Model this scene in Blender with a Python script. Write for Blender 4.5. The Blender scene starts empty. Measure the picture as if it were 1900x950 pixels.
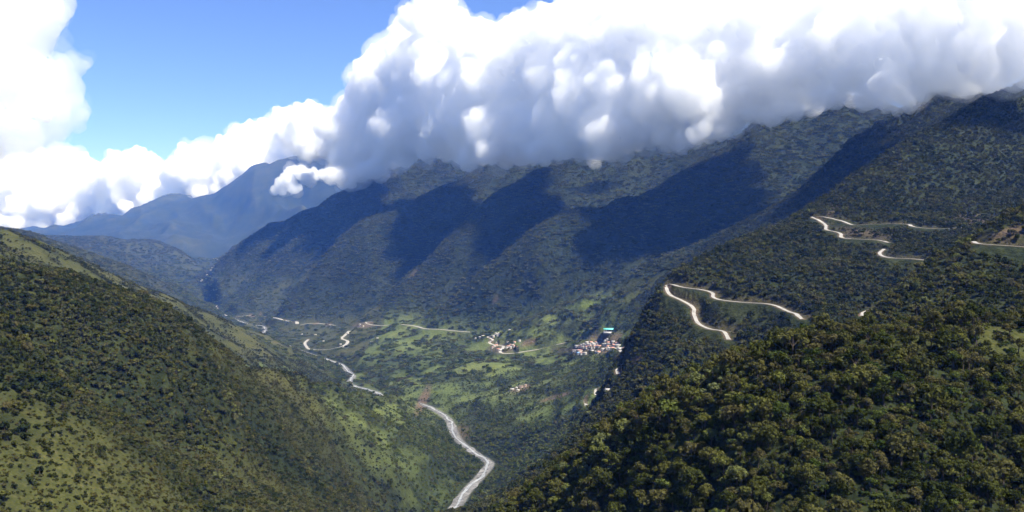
import bpy, math, random
import numpy as np
from mathutils import Vector

# ------------------------------------------------------------------ camera, sky, sun, exposure
scene = bpy.context.scene
COL = scene.collection
FPX, CX, HY = 1645.0, 950.0, 420.0          # focal length / centre / horizon, in photo pixels

cam_data = bpy.data.cameras.new("camera")
cam = bpy.data.objects.new("camera", cam_data)
COL.objects.link(cam)
cam.location = (0, 0, 0)
cam.rotation_euler = (math.radians(90), 0, 0)
cam_data.sensor_width = 36.0
cam_data.lens = FPX / 1900.0 * 36.0
cam_data.shift_y = -(475.0 - HY) / 1900.0
cam_data.clip_start = 5.0
cam_data.clip_end = 200000.0
scene.camera = cam

SUN_EL, SUN_AZ = 57.0, 130.0                  # azimuth clockwise from +Y (the view direction)
world = bpy.data.worlds.new("World")
scene.world = world
world.use_nodes = True
nt = world.node_tree
sky = nt.nodes.new("ShaderNodeTexSky")
sky.sky_type = 'NISHITA'
sky.sun_disc = False
sky.sun_elevation = math.radians(SUN_EL)
sky.sun_rotation = math.radians(SUN_AZ)
sky.altitude = 3000.0
sky.dust_density = 0.1
sky.ozone_density = 6.0
bg = nt.nodes["Background"]
bg.inputs["Strength"].default_value = 0.085
tint = nt.nodes.new("ShaderNodeMix"); tint.data_type = 'RGBA'; tint.blend_type = 'MULTIPLY'
tint.inputs["Factor"].default_value = 1.0
tint.inputs[7].default_value = (0.86, 0.86, 1.06, 1)
nt.links.new(sky.outputs[0], tint.inputs[6])
nt.links.new(tint.outputs[2], bg.inputs["Color"])

sun_data = bpy.data.lights.new("sun", 'SUN')
sun_data.energy = 5.0
sun_data.angle = math.radians(0.5)
sun_data.color = (1.0, 0.96, 0.88)
sun = bpy.data.objects.new("sun", sun_data)
COL.objects.link(sun)
_e, _a = math.radians(SUN_EL), math.radians(SUN_AZ)
SUN_DIR = Vector((math.cos(_e) * math.sin(_a), math.cos(_e) * math.cos(_a), math.sin(_e)))
sun.rotation_euler = (-SUN_DIR).to_track_quat('-Z', 'Y').to_euler()

vs = scene.view_settings
vs.view_transform = 'Standard'
vs.look = 'None'
vs.exposure = 1.18
vs.gamma = 1.0
vs.use_curve_mapping = False
cy = scene.cycles
cy.max_bounces = 40
cy.diffuse_bounces = 10
cy.volume_bounces = 24
cy.transparent_max_bounces = 256
cy.use_denoising = True

# ------------------------------------------------------------------ helpers
rng = np.random.default_rng(7)
random.seed(7)

def tag(o, label=None, cat=None, group=None, kind=None):
    if label: o["label"] = label
    if cat: o["category"] = cat
    if group: o["group"] = group
    if kind: o["kind"] = kind
    return o

def mesh_np(name, co, faces, mats=(), smooth=False):
    """faces: int array (n,3) or (n,4), or list of them"""
    me = bpy.data.meshes.new(name)
    co = np.asarray(co, np.float32)
    fl = faces if isinstance(faces, (list, tuple)) else [faces]
    fl = [np.asarray(f, np.int32) for f in fl if len(f)]
    me.vertices.add(len(co))
    me.vertices.foreach_set("co", co.ravel())
    nloop = sum(f.size for f in fl)
    npoly = sum(len(f) for f in fl)
    me.loops.add(nloop)
    me.polygons.add(npoly)
    me.loops.foreach_set("vertex_index", np.concatenate([f.ravel() for f in fl]))
    tot = np.concatenate([np.full(len(f), f.shape[1], np.int32) for f in fl])
    start = np.concatenate([[0], np.cumsum(tot)[:-1]]).astype(np.int32)
    me.polygons.foreach_set("loop_start", start)
    me.update(calc_edges=True)
    if smooth:
        me.polygons.foreach_set("use_smooth", np.ones(npoly, bool))
    for m in mats:
        me.materials.append(m)
    return me

def link(name, data, parent=None, loc=None):
    o = bpy.data.objects.new(name, data)
    COL.objects.link(o)
    if parent: o.parent = parent
    if loc is not None: o.location = loc
    return o

def smooth(a, b, x):
    t = np.clip((x - a) / (b - a), 0, 1)
    return t * t * (3 - 2 * t)

def hash2(ix, iy, seed):
    h = (ix.astype(np.int64) * 374761393 + iy.astype(np.int64) * 668265263 + seed * 974711) & 0xffffffff
    h = ((h ^ (h >> 13)) * 1274126177) & 0xffffffff
    return (h ^ (h >> 16)) & 0xffffffff

def perlin(x, y, seed=0):
    x0 = np.floor(x); y0 = np.floor(y)
    fx = x - x0; fy = y - y0
    ix = x0.astype(np.int64); iy = y0.astype(np.int64)
    u = fx * fx * fx * (fx * (fx * 6 - 15) + 10)
    v = fy * fy * fy * (fy * (fy * 6 - 15) + 10)
    def g(dx, dy):
        a = hash2(ix + dx, iy + dy, seed).astype(np.float64) * (2 * math.pi / 4294967296.0)
        return np.cos(a) * (fx - dx) + np.sin(a) * (fy - dy)
    a = g(0, 0); b = g(1, 0); c = g(0, 1); d = g(1, 1)
    return 1.4 * ((a + (b - a) * u) * (1 - v) + (c + (d - c) * u) * v)

def fbm(x, y, lam, octs=4, seed=0, gain=0.5):
    s = 0; a = 1.0; n = 0
    for k in range(octs):
        s = s + a * perlin(x / lam + 13.7 * k, y / lam - 7.1 * k, seed + k)
        n += a; a *= gain; lam *= 0.5
    return s / n

# ------------------------------------------------------------------ terrain control points (photo px, photo py, distance in metres)
def river_d(py):
    s = (py - HY) / FPX
    return (600 - 44) / (s - 0.02)

RIVER_PX = [(800, 985), (845, 940), (868, 908), (890, 885), (908, 862), (900, 852), (880, 840), (850, 815), (838, 790), (832, 778), (815, 765), (790, 752),
            (770, 747), (745, 744), (715, 737), (690, 725), (662, 718), (648, 710), (655, 698), (645, 688), (632, 676), (610, 668), (560, 652), (530, 640),
            (505, 634), (485, 627), (492, 612), (486, 605), (468, 603), (450, 598), (425, 588), (400, 575), (370, 558)]
RIVER = [(x, y, river_d(y)) for x, y in RIVER_PX]

C = []
def add(*pts): C.extend(pts)
def gully(dy, *pts): C.extend([(a, b + dy, c) for a, b, c in pts])
add(*RIVER, (385, 535, 10800), (400, 520, 12800))
# right near hill
RF_CREST = [(2150, 545, 470), (2050, 552, 465), (1960, 560, 460), (1900, 568, 450), (1800, 573, 440), (1700, 581, 430), (1620, 590, 430), (1540, 602, 430), (1470, 614, 440),
    (1400, 630, 450), (1340, 655, 460), (1280, 694, 475), (1200, 712, 490), (1160, 738, 500), (1115, 778, 515), (1060, 828, 540), (1010, 868, 560), (950, 913, 590), (880, 960, 630), (800, 1020, 690)]
RF_CREST = [(a, b + 36, c) for a, b, c in RF_CREST]
add(*RF_CREST)
add((1900, 690, 560), (1700, 710, 540), (1500, 740, 540), (1350, 790, 570), (1250, 840, 600), (1150, 870, 640), (1050, 950, 700), (950, 1010, 760), (850, 1080, 850), (2150, 640, 600))
add((1900, 762, 385), (1700, 762, 370), (1500, 750, 380), (1350, 750, 410), (1250, 770, 432), (1180, 800, 470), (1100, 880, 510), (1900, 950, 330), (1700, 950, 325),
    (1500, 950, 330), (1300, 950, 375), (1150, 950, 430), (1050, 950, 490), (1310, 850, 400), (1360, 850, 375), (2150, 800, 400), (2150, 950, 350))
add((2100, 1500, 200), (1800, 1500, 200), (1500, 1500, 200), (1200, 1500, 230), (950, 1500, 330), (700, 1400, 500), (450, 1400, 420), (200, 1400, 340), (-200, 1400, 300), (2100, 3000, 90), (1500, 3000, 90), (950, 3000, 110), (400, 3000, 110), (-200, 3000, 110))
# hidden ravine behind the near hill
add((1450, 720, 760), (1300, 800, 850), (1200, 900, 900), (1100, 822, 1120), (1150, 792, 1000), (1300, 700, 1150), (1000, 950, 1450), (950, 925, 1830), (1600, 720, 680), (1900, 670, 680))
# R1
add((2150, 300, 1150), (2050, 330, 1100), (1960, 358, 1050), (1900, 390, 1000), (1860, 407, 985), (1825, 432, 970), (1808, 450, 960), (1770, 464, 950), (1720, 492, 930), (1680, 527, 910), (1640, 562, 885), (1610, 592, 860), (1570, 630, 840), (1520, 680, 800))
gully(62, (1950, 420, 1150), (1900, 437, 1130), (1800, 482, 1080), (1700, 540, 1040), (1640, 600, 980))
add((1880, 500, 870), (1800, 545, 820), (1750, 570, 800), (1700, 595, 770), (1900, 570, 760), (1700, 640, 700), (1500, 700, 720), (1850, 470, 910), (2100, 480, 900))
# R3 / R2 spur
add((2150, 20, 2700), (2050, 70, 2550), (1960, 120, 2450), (1890, 155, 2350), (1830, 190, 2250), (1780, 215, 2180), (1700, 260, 2080), (1640, 305, 2000), (1590, 350, 1930), (1550, 385, 1850),
    (1510, 401, 1780), (1450, 426, 1720), (1400, 441, 1680), (1350, 461, 1630), (1300, 486, 1580), (1255, 510, 1530), (1232, 522, 1500), (1207, 568, 1480), (1182, 618, 1450), (1163, 658, 1440), (1147, 698, 1390), (1122, 745, 1310), (1097, 785, 1260))
add((1195, 598, 1750), (1170, 650, 1900), (1150, 700, 2050), (1130, 735, 2050), (1215, 565, 1800))
add((1800, 300, 2000), (1700, 350, 1880), (1640, 395, 1760), (1580, 414, 1680), (1690, 420, 1630), (1780, 424, 1600), (1840, 420, 1620), (1900, 300, 2020), (1900, 220, 2200), (2000, 350, 1900), (2100, 250, 2200), (2000, 430, 1500))
add((1900, 416, 1450), (1840, 432, 1420), (1750, 472, 1340), (1700, 520, 1280), (1600, 580, 1200), (1500, 625, 1090), (1450, 680, 1000))
add((1400, 520, 1400), (1450, 500, 1460), (1350, 560, 1350), (1300, 545, 1430), (1500, 480, 1510), (1560, 445, 1610), (1640, 462, 1500), (1250, 560, 1430), (1290, 600, 1360), (1350, 630, 1260), (1400, 600, 1270), (1480, 580, 1180), (1560, 500, 1380), (1640, 440, 1560), (1400, 680, 1150), (1250, 655, 1200), (1238, 605, 1360), (1200, 705, 1230), (1205, 640, 1350), (1222, 590, 1410), (1172, 705, 1290), (1182, 650, 1390), (1152, 735, 1240), (1060, 832, 1600), (1020, 872, 1700), (980, 902, 1760))
# valley floor right of the river
add((1060, 650, 3350), (1100, 648, 3250), (1150, 655, 2900), (1120, 680, 2700), (1100, 700, 2450), (1060, 730, 2500), (1060, 700, 2750), (1000, 655, 3500), (930, 640, 3750), (960, 660, 3500), (900, 680, 3400),
    (850, 700, 3350), (800, 720, 3250), (780, 690, 3550), (740, 660, 3900), (700, 650, 4200), (720, 620, 4400), (1000, 700, 3050), (950, 720, 2950), (900, 740, 2850), (1000, 750, 2650), (950, 790, 2480), (1050, 760, 2350),
    (1080, 770, 2100), (1050, 800, 2150), (1000, 830, 2200), (1080, 790, 1850))
# R3b
add((1850, 110, 3700), (1705, 177, 3550), (1568, 266, 3400), (1476, 360, 3300), (1400, 400, 3330), (1310, 431, 3350), (1250, 462, 3370), (1180, 505, 3400), (1100, 550, 3600), (1042, 573, 3750), (960, 605, 3900), (900, 622, 3950))
gully(30, (1800, 225, 2700), (1700, 285, 2600), (1600, 365, 2500), (1500, 425, 2400), (1400, 460, 2400), (1300, 505, 2450), (1250, 535, 2500), (1170, 572, 2700), (1950, 150, 2800))
gully(30, (1560, 300, 3900), (1460, 390, 3750), (1300, 455, 3800), (1180, 530, 3850), (1100, 572, 4000), (1000, 602, 4100), (920, 624, 4120), (1700, 215, 4000))
# R4
add((1750, 60, 5200), (1600, 130, 5000), (1495, 181, 4900), (1395, 229, 4800), (1310, 277, 4700), (1200, 337, 4600), (1090, 388, 4550), (1034, 413, 4500), (960, 455, 4480), (900, 500, 4480), (850, 540, 4500), (800, 572, 4530), (760, 595, 4560))
add((1100, 450, 4250), (1000, 520, 4200), (920, 580, 4220), (1200, 400, 4250), (1300, 345, 4300), (1400, 290, 4350), (1500, 235, 4450), (860, 600, 4250), (1650, 150, 4600))
gully(42, (1320, 297, 5050), (1200, 362, 4980), (1100, 410, 4920), (1000, 450, 4820), (940, 495, 4780), (870, 550, 4800), (820, 585, 4830), (1500, 200, 5300))
# R5
add((1400, 120, 6200), (1250, 200, 6000), (1130, 262, 5900), (1075, 284, 5800), (1016, 317, 5680), (924, 358, 5550), (868, 404, 5450), (820, 450, 5380), (780, 495, 5320), (735, 540, 5250), (700, 575, 5150), (680, 590, 5100))
add((1050, 350, 5400), (950, 420, 5180), (880, 470, 5080), (810, 530, 5000), (750, 580, 4920))
gully(42, (1020, 335, 6050), (920, 378, 5900), (860, 425, 5750), (810, 472, 5680), (760, 522, 5600), (710, 568, 5520), (660, 590, 5500))
# R6
add((1150, 200, 7300), (1000, 262, 7100), (930, 292, 7000), (887, 310, 6900), (806, 350, 6700), (739, 380, 6550), (677, 417, 6400), (629, 450, 6350), (590, 490, 6300), (550, 535, 6250), (528, 565, 6200))
add((800, 420, 6050), (720, 470, 6000), (660, 520, 5950), (600, 560, 5950), (560, 583, 5950), (880, 360, 6200))
gully(42, (870, 345, 7350), (780, 385, 7150), (700, 425, 7000), (640, 458, 6850), (590, 508, 6700), (550, 552, 6600), (510, 575, 6500))
# R7
add((950, 210, 9000), (880, 255, 8700), (830, 285, 8400), (802, 299, 8300), (745, 322, 8150), (691, 347, 8050), (660, 357, 8050), (640, 364, 8100), (603, 380, 8200), (570, 394, 8350), (537, 406, 8450), (500, 424, 8550), (450, 455, 8700), (420, 476, 8800), (395, 503, 8900), (378, 535, 8900))
add((450, 520, 7900), (500, 480, 8000), (560, 440, 7900), (620, 400, 7800), (700, 368, 7700), (420, 560, 7600), (604, 445, 7400), (540, 510, 7250), (470, 560, 7000))
# beyond R7
add((900, 230, 12500), (760, 295, 11500), (700, 322, 11000), (658, 342, 10600), (626, 366, 10300), (600, 384, 10200), (540, 425, 10100), (470, 470, 10300))
gully(15, (600, 395, 9300), (500, 440, 9600), (430, 490, 9900), (720, 340, 9500), (400, 508, 10800))
add((640, 395, 12500), (560, 425, 12500), (480, 470, 12500), (720, 345, 13500))
# left hills
add((-250, 440, 900), (-80, 470, 900), (0, 497, 900), (60, 512, 900), (140, 537, 910), (190, 562, 920), (250, 587, 935), (300, 602, 950), (350, 614, 1000), (400, 641, 1080), (450, 664, 1220), (520, 686, 1480), (570, 701, 1700), (620, 716, 1950), (680, 735, 2300), (735, 738, 2620), (770, 744, 2880))
add((600, 800, 1500), (700, 800, 1950), (800, 850, 2030), (750, 900, 1750), (500, 760, 1150), (400, 720, 960), (600, 860, 1300), (300, 680, 870), (200, 640, 850), (100, 600, 840), (0, 560, 840), (-150, 540, 840), (820, 810, 2380), (760, 790, 2500), (850, 880, 2050))
gully(8, (-100, 540, 790), (0, 608, 775), (60, 668, 750), (130, 732, 745), (200, 788, 765), (270, 812, 790), (350, 828, 850), (420, 845, 930), (500, 880, 1060), (600, 915, 1260), (680, 950, 1500))
add((-250, 480, 640), (-60, 560, 640), (0, 603, 650), (60, 653, 655), (130, 716, 665), (200, 768, 685), (270, 795, 725), (350, 814, 795), (420, 832, 875), (470, 856, 960), (560, 890, 1130), (640, 938, 1350), (710, 990, 1600))
add((0, 750, 560), (100, 800, 560), (200, 860, 580), (300, 900, 620), (0, 950, 470), (200, 950, 530), (400, 950, 700), (500, 950, 850), (-200, 800, 500))
# L2
add((-250, 390, 1600), (-80, 425, 1700), (0, 441, 1750), (40, 448, 1800), (90, 465, 1900), (130, 485, 1980), (200, 515, 2150), (250, 540, 2300), (300, 556, 2450), (340, 570, 2600), (400, 591, 2900), (450, 607, 3200), (500, 632, 3700), (540, 650, 4000))
add((0, 482, 1500), (100, 517, 1600), (200, 550, 1760), (300, 590, 2000), (400, 622, 2400), (450, 642, 2700), (520, 667, 3150), (600, 696, 3450), (-150, 460, 1450))
gully(15, (0, 530, 1150), (150, 582, 1200), (300, 645, 1350), (400, 692, 1620), (500, 724, 1950), (600, 748, 2400), (700, 760, 2850), (-150, 500, 1120))
# L3, L4, far valley
add((-100, 415, 4200), (0, 435, 4200), (50, 442, 4300), (80, 449, 4600), (100, 456, 4800), (112, 456, 5200), (126, 460, 5300), (160, 473, 5400), (210, 490, 5600), (260, 508, 5900), (320, 530, 6500), (370, 549, 7600))
gully(12, (100, 490, 3000), (200, 538, 3500), (300, 575, 4200), (400, 606, 4900), (470, 618, 5400), (0, 470, 3000), (250, 528, 5000), (330, 560, 5700))
add((100, 470, 7000), (200, 495, 7300), (300, 522, 8000), (360, 540, 9000))
add((60, 446, 9500), (145, 458, 9500), (168, 455, 9600), (196, 454, 9700), (227, 460, 9900), (253, 463, 10000), (274, 461, 10100), (326, 461, 10400), (347, 469, 10800), (379, 484, 11500), (392, 492, 12000))
add((250, 490, 9000), (310, 513, 9200), (350, 505, 10000), (200, 480, 8700))
add((60, 452, 12500), (230, 466, 12500), (330, 472, 13000), (400, 490, 14500), (395, 500, 13500))
# far mountain
add((-300, 442, 24000), (-100, 441, 23000), (0, 440, 22000), (70, 438, 21000), (140, 425, 20500), (200, 405, 20000), (280, 385, 20000), (380, 350, 19500), (470, 318, 19000), (520, 300, 18800), (548, 288, 18600), (590, 278, 18500), (620, 288, 18000), (680, 300, 17500), (750, 290, 17000), (900, 270, 17000), (1200, 250, 17000))
add((450, 382, 18000), (390, 430, 16300), (335, 462, 14900), (560, 372, 17300), (470, 432, 15600), (405, 478, 14300), (330, 420, 17500), (430, 425, 16800), (230, 445, 17000), (520, 410, 16500))
add((-300, 430, 36000), (0, 430, 36000), (400, 430, 36000), (1000, 420, 36000), (1900, 420, 36000), (2300, 420, 15000), (1900, 0, 9000), (1500, 60, 9000), (2300, 0, 5000), (1200, 150, 12000), (-600, 400, 9000), (-600, 350, 3000), (-600, 430, 20000))

C = np.array(C, float)
CT = np.stack([(C[:, 0] - CX) / FPX, np.log(C[:, 2])], 1)
CG = -(C[:, 1] - HY) / FPX

def rbf_fit(P, g, lam=1e-3):
    n = len(P)
    D = np.sqrt(((P[:, None] - P[None]) ** 2).sum(-1) + 1e-5)
    A = np.zeros((n + 3, n + 3))
    A[:n, :n] = -D + lam * np.eye(n)
    A[:n, n] = 1; A[:n, n + 1:] = P
    A[n, :n] = 1; A[n + 1:, :n] = P.T
    return np.linalg.solve(A, np.concatenate([g, [0, 0, 0]]))
W = rbf_fit(CT, CG)

def rbf_eval(t, l):
    sh = t.shape; t = t.ravel(); l = l.ravel()
    out = W[-3] + W[-2] * t + W[-1] * l
    acc = np.zeros(len(t))
    for i in range(len(CT)):
        acc -= W[i] * np.sqrt((t - CT[i, 0]) ** 2 + (l - CT[i, 1]) ** 2 + 1e-5)
    return (out + acc).reshape(sh)

# ------------------------------------------------------------------ height grid in (bearing, log distance)
NT, NL = 860, 1150
T0, T1 = -0.72, 0.72
tt = np.linspace(T0, T1, NT)
ll = np.concatenate([np.linspace(math.log(110), math.log(300), 60, endpoint=False),
                     np.linspace(math.log(300), math.log(5000), 820, endpoint=False),
                     np.linspace(math.log(5000), math.log(38000), NL - 880)])
# base surface on a coarser grid, then upsampled
tc = np.linspace(T0, T1, 361); lc = np.linspace(ll[0], ll[-1], 700)
Gc = rbf_eval(*np.meshgrid(tc, lc))
def bilin(A, xa, ya, x, y):
    fx = np.clip((x - xa[0]) / (xa[1] - xa[0]), 0, len(xa) - 1.001)
    fy = np.clip((y - ya[0]) / (ya[1] - ya[0]), 0, len(ya) - 1.001)
    ix = fx.astype(int); iy = fy.astype(int); fx = fx - ix; fy = fy - iy
    return (A[iy, ix] * (1 - fx) + A[iy, ix + 1] * fx) * (1 - fy) + (A[iy + 1, ix] * (1 - fx) + A[iy + 1, ix + 1] * fx) * fy
TT, LL = np.meshgrid(tt, ll)
DD = np.exp(LL)
G = bilin(Gc, tc, lc, TT, LL)
X = TT * DD; Y = DD; Z = G * DD
Z = np.where(Z > 1200, 1200 + 420 * np.tanh((Z - 1200) / 420), Z)

# relief: octaves of ridged noise, none of them wider than a fraction of the distance
wx = X + 60 * perlin(X / 500, Y / 500, 91); wy = Y + 60 * perlin(X / 500 + 9, Y / 500, 92)
lo = np.where(DD < 5000, 0.010, 0.022)
for k, lam in enumerate([3200, 1600, 800, 400, 200, 100, 50, 25, 12]):
    w = smooth(0.9, 1.8, DD * 0.30 / lam) * smooth(lo, 2 * lo, lam / DD)
    n = perlin(wx / lam, wy / lam, 20 + k)
    rid = 0.55 - 1.6 * np.abs(n)
    Z += w * lam * (0.040 * rid if lam > 60 else 0.03 * n)

mountain = smooth(2700, 3800, DD) * smooth(-540, -400, Z) * smooth(-1500, -700, X + 0.12 * (Y - 5000))
rk = np.clip(DD / 5200.0, 0.7, 1.7)
ru = (-wx * 0.40 + wy * 0.92) / rk; rv = (wx * 0.92 + wy * 0.40) / rk
rib = np.abs(perlin(ru / 470, rv / 2400 + 5, 73)); rib2 = np.abs(perlin(ru / 190, rv / 560, 74)); rib3 = np.abs(perlin(ru / 90, rv / 240, 75))
Z += mountain * rk * (125 * (0.26 - 1.3 * rib) + 42 * (0.28 - 1.5 * rib2) + 9 * (0.28 - 1.5 * rib3))

frib = np.abs(perlin(wx / 1900 + wy / 5000, wy / 4200, 81)); frib2 = np.abs(perlin(wx / 800 + wy / 3000, wy / 1900, 82))
Z += smooth(12800, 15000, DD) * smooth(34000, 26000, DD) * (360 * (0.25 - 1.4 * frib) + 170 * (0.25 - 1.4 * frib2))
lrib = np.abs(perlin((wx - wy * 0.3) / 620, (wy + wx * 0.3) / 1500, 83)); lrib2 = np.abs(perlin((wx - wy * 0.3) / 260, (wy + wx * 0.3) / 620, 84))
Z += smooth(3900, 4600, DD) * smooth(13500, 12000, DD) * smooth(-1000, -1500, X + 0.1 * (DD - 5000)) * smooth(-750, -600, Z) * (58 * (0.25 - 1.4 * lrib) + 26 * (0.25 - 1.4 * lrib2))
lr3 = np.abs(perlin((wx * 0.8 + wy * 0.6) / 170, (wy * 0.8 - wx * 0.6) / 520, 85))
Z += smooth(1300, 1500, DD) * smooth(4200, 3600, DD) * smooth(-500, -700, X) * 16 * (0.25 - 1.4 * lr3)

# the ridges end a little above the foot of the cloud that hides their tops, and fall away behind
LOWER = [(560, 335), (600, 345), (660, 335), (700, 312), (740, 300), (800, 292), (850, 305), (900, 296), (980, 296), (1050, 286), (1100, 290), (1200, 272), (1280, 258), (1350, 240), (1440, 213), (1500, 188), (1600, 158), (1700, 152), (1800, 146), (1900, 128), (2200, 60)]
UPPER = [(560, 215), (610, 200), (680, 130), (690, 95), (770, 40), (785, 0), (830, 10), (900, 32), (980, 20), (1080, 20), (1130, 0), (1180, -45), (2200, -70)]
DEPTH = [(560, 9500), (700, 8800), (800, 7900), (900, 6700), (1100, 5600), (1300, 4900), (1500, 4500), (1700, 3500), (1900, 2500), (2200, 2200)]
_px = CX + TT * FPX
_dc = np.interp(_px, *zip(*DEPTH)) * 1.04
_cap = -(np.interp(_px, *zip(*LOWER)) - 58 - HY) / FPX * _dc - 0.30 * (DD - _dc)
Z = np.where((_px > 640) & (DD > _dc) & (DD < 13000) & (Z > _cap), np.maximum(_cap, -200), Z)

# river terraces: level treads and short scarps along the valley floor
hh = Z + 0.02 * (Y - 2200) + 55 * fbm(X, Y, 420, 4, 88)
stp = hh / 52.0; ff = stp - np.floor(stp)
TERR = smooth(-250, -330, Z) * smooth(1700, 2000, DD) * smooth(4400, 3400, DD) * smooth(-700, -450, X)
Z += TERR * 0.14 * 52.0 * (smooth(0.36, 0.64, ff) - ff)
SCARP = TERR * smooth(0.22, 0.12, np.abs(ff - 0.5))

def grid_index(px, d):
    return (np.clip(((px - CX) / FPX - T0) / (T1 - T0) * (NT - 1), 0, NT - 1.001),
            np.clip(np.interp(math.log(d) if np.isscalar(d) else np.log(d), ll, np.arange(NL)), 0, NL - 1.001))

def ground_z(x, y):
    """height of the finished ground at plan positions"""
    x = np.asarray(x, float); y = np.asarray(y, float)
    fi = np.clip((x / y - T0) / (T1 - T0) * (NT - 1), 0, NT - 1.001)
    fj = np.clip(np.interp(np.log(y), ll, np.arange(NL)), 0, NL - 1.001)
    i = fi.astype(int); j = fj.astype(int); a = fi - i; b = fj - j
    g = (Z[j, i] * (1 - a) + Z[j, i + 1] * a) * (1 - b) + (Z[j + 1, i] * (1 - a) + Z[j + 1, i + 1] * a) * b
    return g

def hit(px, py, dmin=120, dmax=37000, near=None):
    """where the line of sight through a photo pixel meets the ground"""
    t = (px - CX) / FPX; g = -(py - HY) / FPX
    fi = min(max((t - T0) / (T1 - T0) * (NT - 1), 0), NT - 1.001); i = int(fi); a = fi - i
    col = (Z[:, i] * (1 - a) + Z[:, i + 1] * a) / np.exp(ll)
    ds = np.exp(ll)
    ok = (col >= g) & (ds >= dmin) & (ds <= dmax)
    if not ok.any():
        k = np.argmax(np.where((ds >= dmin) & (ds <= dmax), col - g, -9))
        d = ds[k]
    else:
        k = int(np.argmax(ok))
        if k > 0 and col[k - 1] < g and ds[k - 1] >= dmin:
            f = (g - col[k - 1]) / (col[k] - col[k - 1]); d = math.exp(ll[k - 1] + f * (ll[k] - ll[k - 1]))
        else: d = ds[k]
    return np.array([t * d, d, np.interp(math.log(d), ll, col) * d])

def resample(P, step):
    P = np.asarray(P, float)
    # Catmull-Rom through the points
    Q = np.vstack([2 * P[0] - P[1], P, 2 * P[-1] - P[-2]])
    out = []
    for k in range(1, len(Q) - 2):
        p0, p1, p2, p3 = Q[k - 1], Q[k], Q[k + 1], Q[k + 2]
        n = max(2, int(np.linalg.norm(p2 - p1) / step))
        for u in np.linspace(0, 1, n, endpoint=False):
            out.append(0.5 * ((2 * p1) + (-p0 + p2) * u + (2 * p0 - 5 * p1 + 4 * p2 - p3) * u * u + (-p0 + 3 * p1 - 3 * p2 + p3) * u ** 3))
    out.append(P[-1])
    return np.array(out)

def near_line(line, reach):
    """flat grid indices near a plan polyline, distance to it and height along it"""
    x0, y0 = line[:, :2].min(0) - reach; x1, y1 = line[:, :2].max(0) + reach
    sel = np.flatnonzero(((X > x0) & (X < x1) & (Y > y0) & (Y < y1)).ravel())
    xs = X.ravel()[sel].astype(np.float32); ys = Y.ravel()[sel].astype(np.float32)
    best = np.full(len(sel), 1e9, np.float32); bz = np.zeros(len(sel), np.float32)
    for p in line:
        m = (np.abs(ys - p[1]) < reach) & (np.abs(xs - p[0]) < reach)
        q = np.flatnonzero(m)
        dd = (xs[q] - p[0]) ** 2 + (ys[q] - p[1]) ** 2
        c = dd < best[q]
        best[q[c]] = dd[c]; bz[q[c]] = p[2]
    m = best < reach * reach
    return sel[m], np.sqrt(best[m]), bz[m]

TREELESS = np.zeros((NL, NT), np.float32)     # 1 = no trees
EARTH = np.zeros((NL, NT), np.float32)
GRASS = np.zeros((NL, NT), np.float32)
GRAVEL = np.zeros((NL, NT), np.float32)

# ------------------------------------------------------------------ the river's bed is cut into the ground
def from_px(px, py, d): return ((px - CX) / FPX * d, d, -(py - HY) / FPX * d)
riv = np.array([from_px(*p) for p in RIVER])
riv[:, 2] = np.minimum(riv[:, 2], -600 - 0.02 * (riv[:, 1] - 2200))
riv = resample(riv, 8.0)
sel, dist, rz = near_line(riv, 110)
w = smooth(95, 26, dist)
zf = Z.ravel()
zf[sel] = zf[sel] * (1 - w) + (rz - 1.0 + 0.12 * np.maximum(dist - 24, 0)) * w
TREELESS.ravel()[sel] = np.maximum(TREELESS.ravel()[sel], smooth(22, 15, dist))
GRAVEL.ravel()[sel] = np.maximum(GRAVEL.ravel()[sel], smooth(16, 9, dist))

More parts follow.
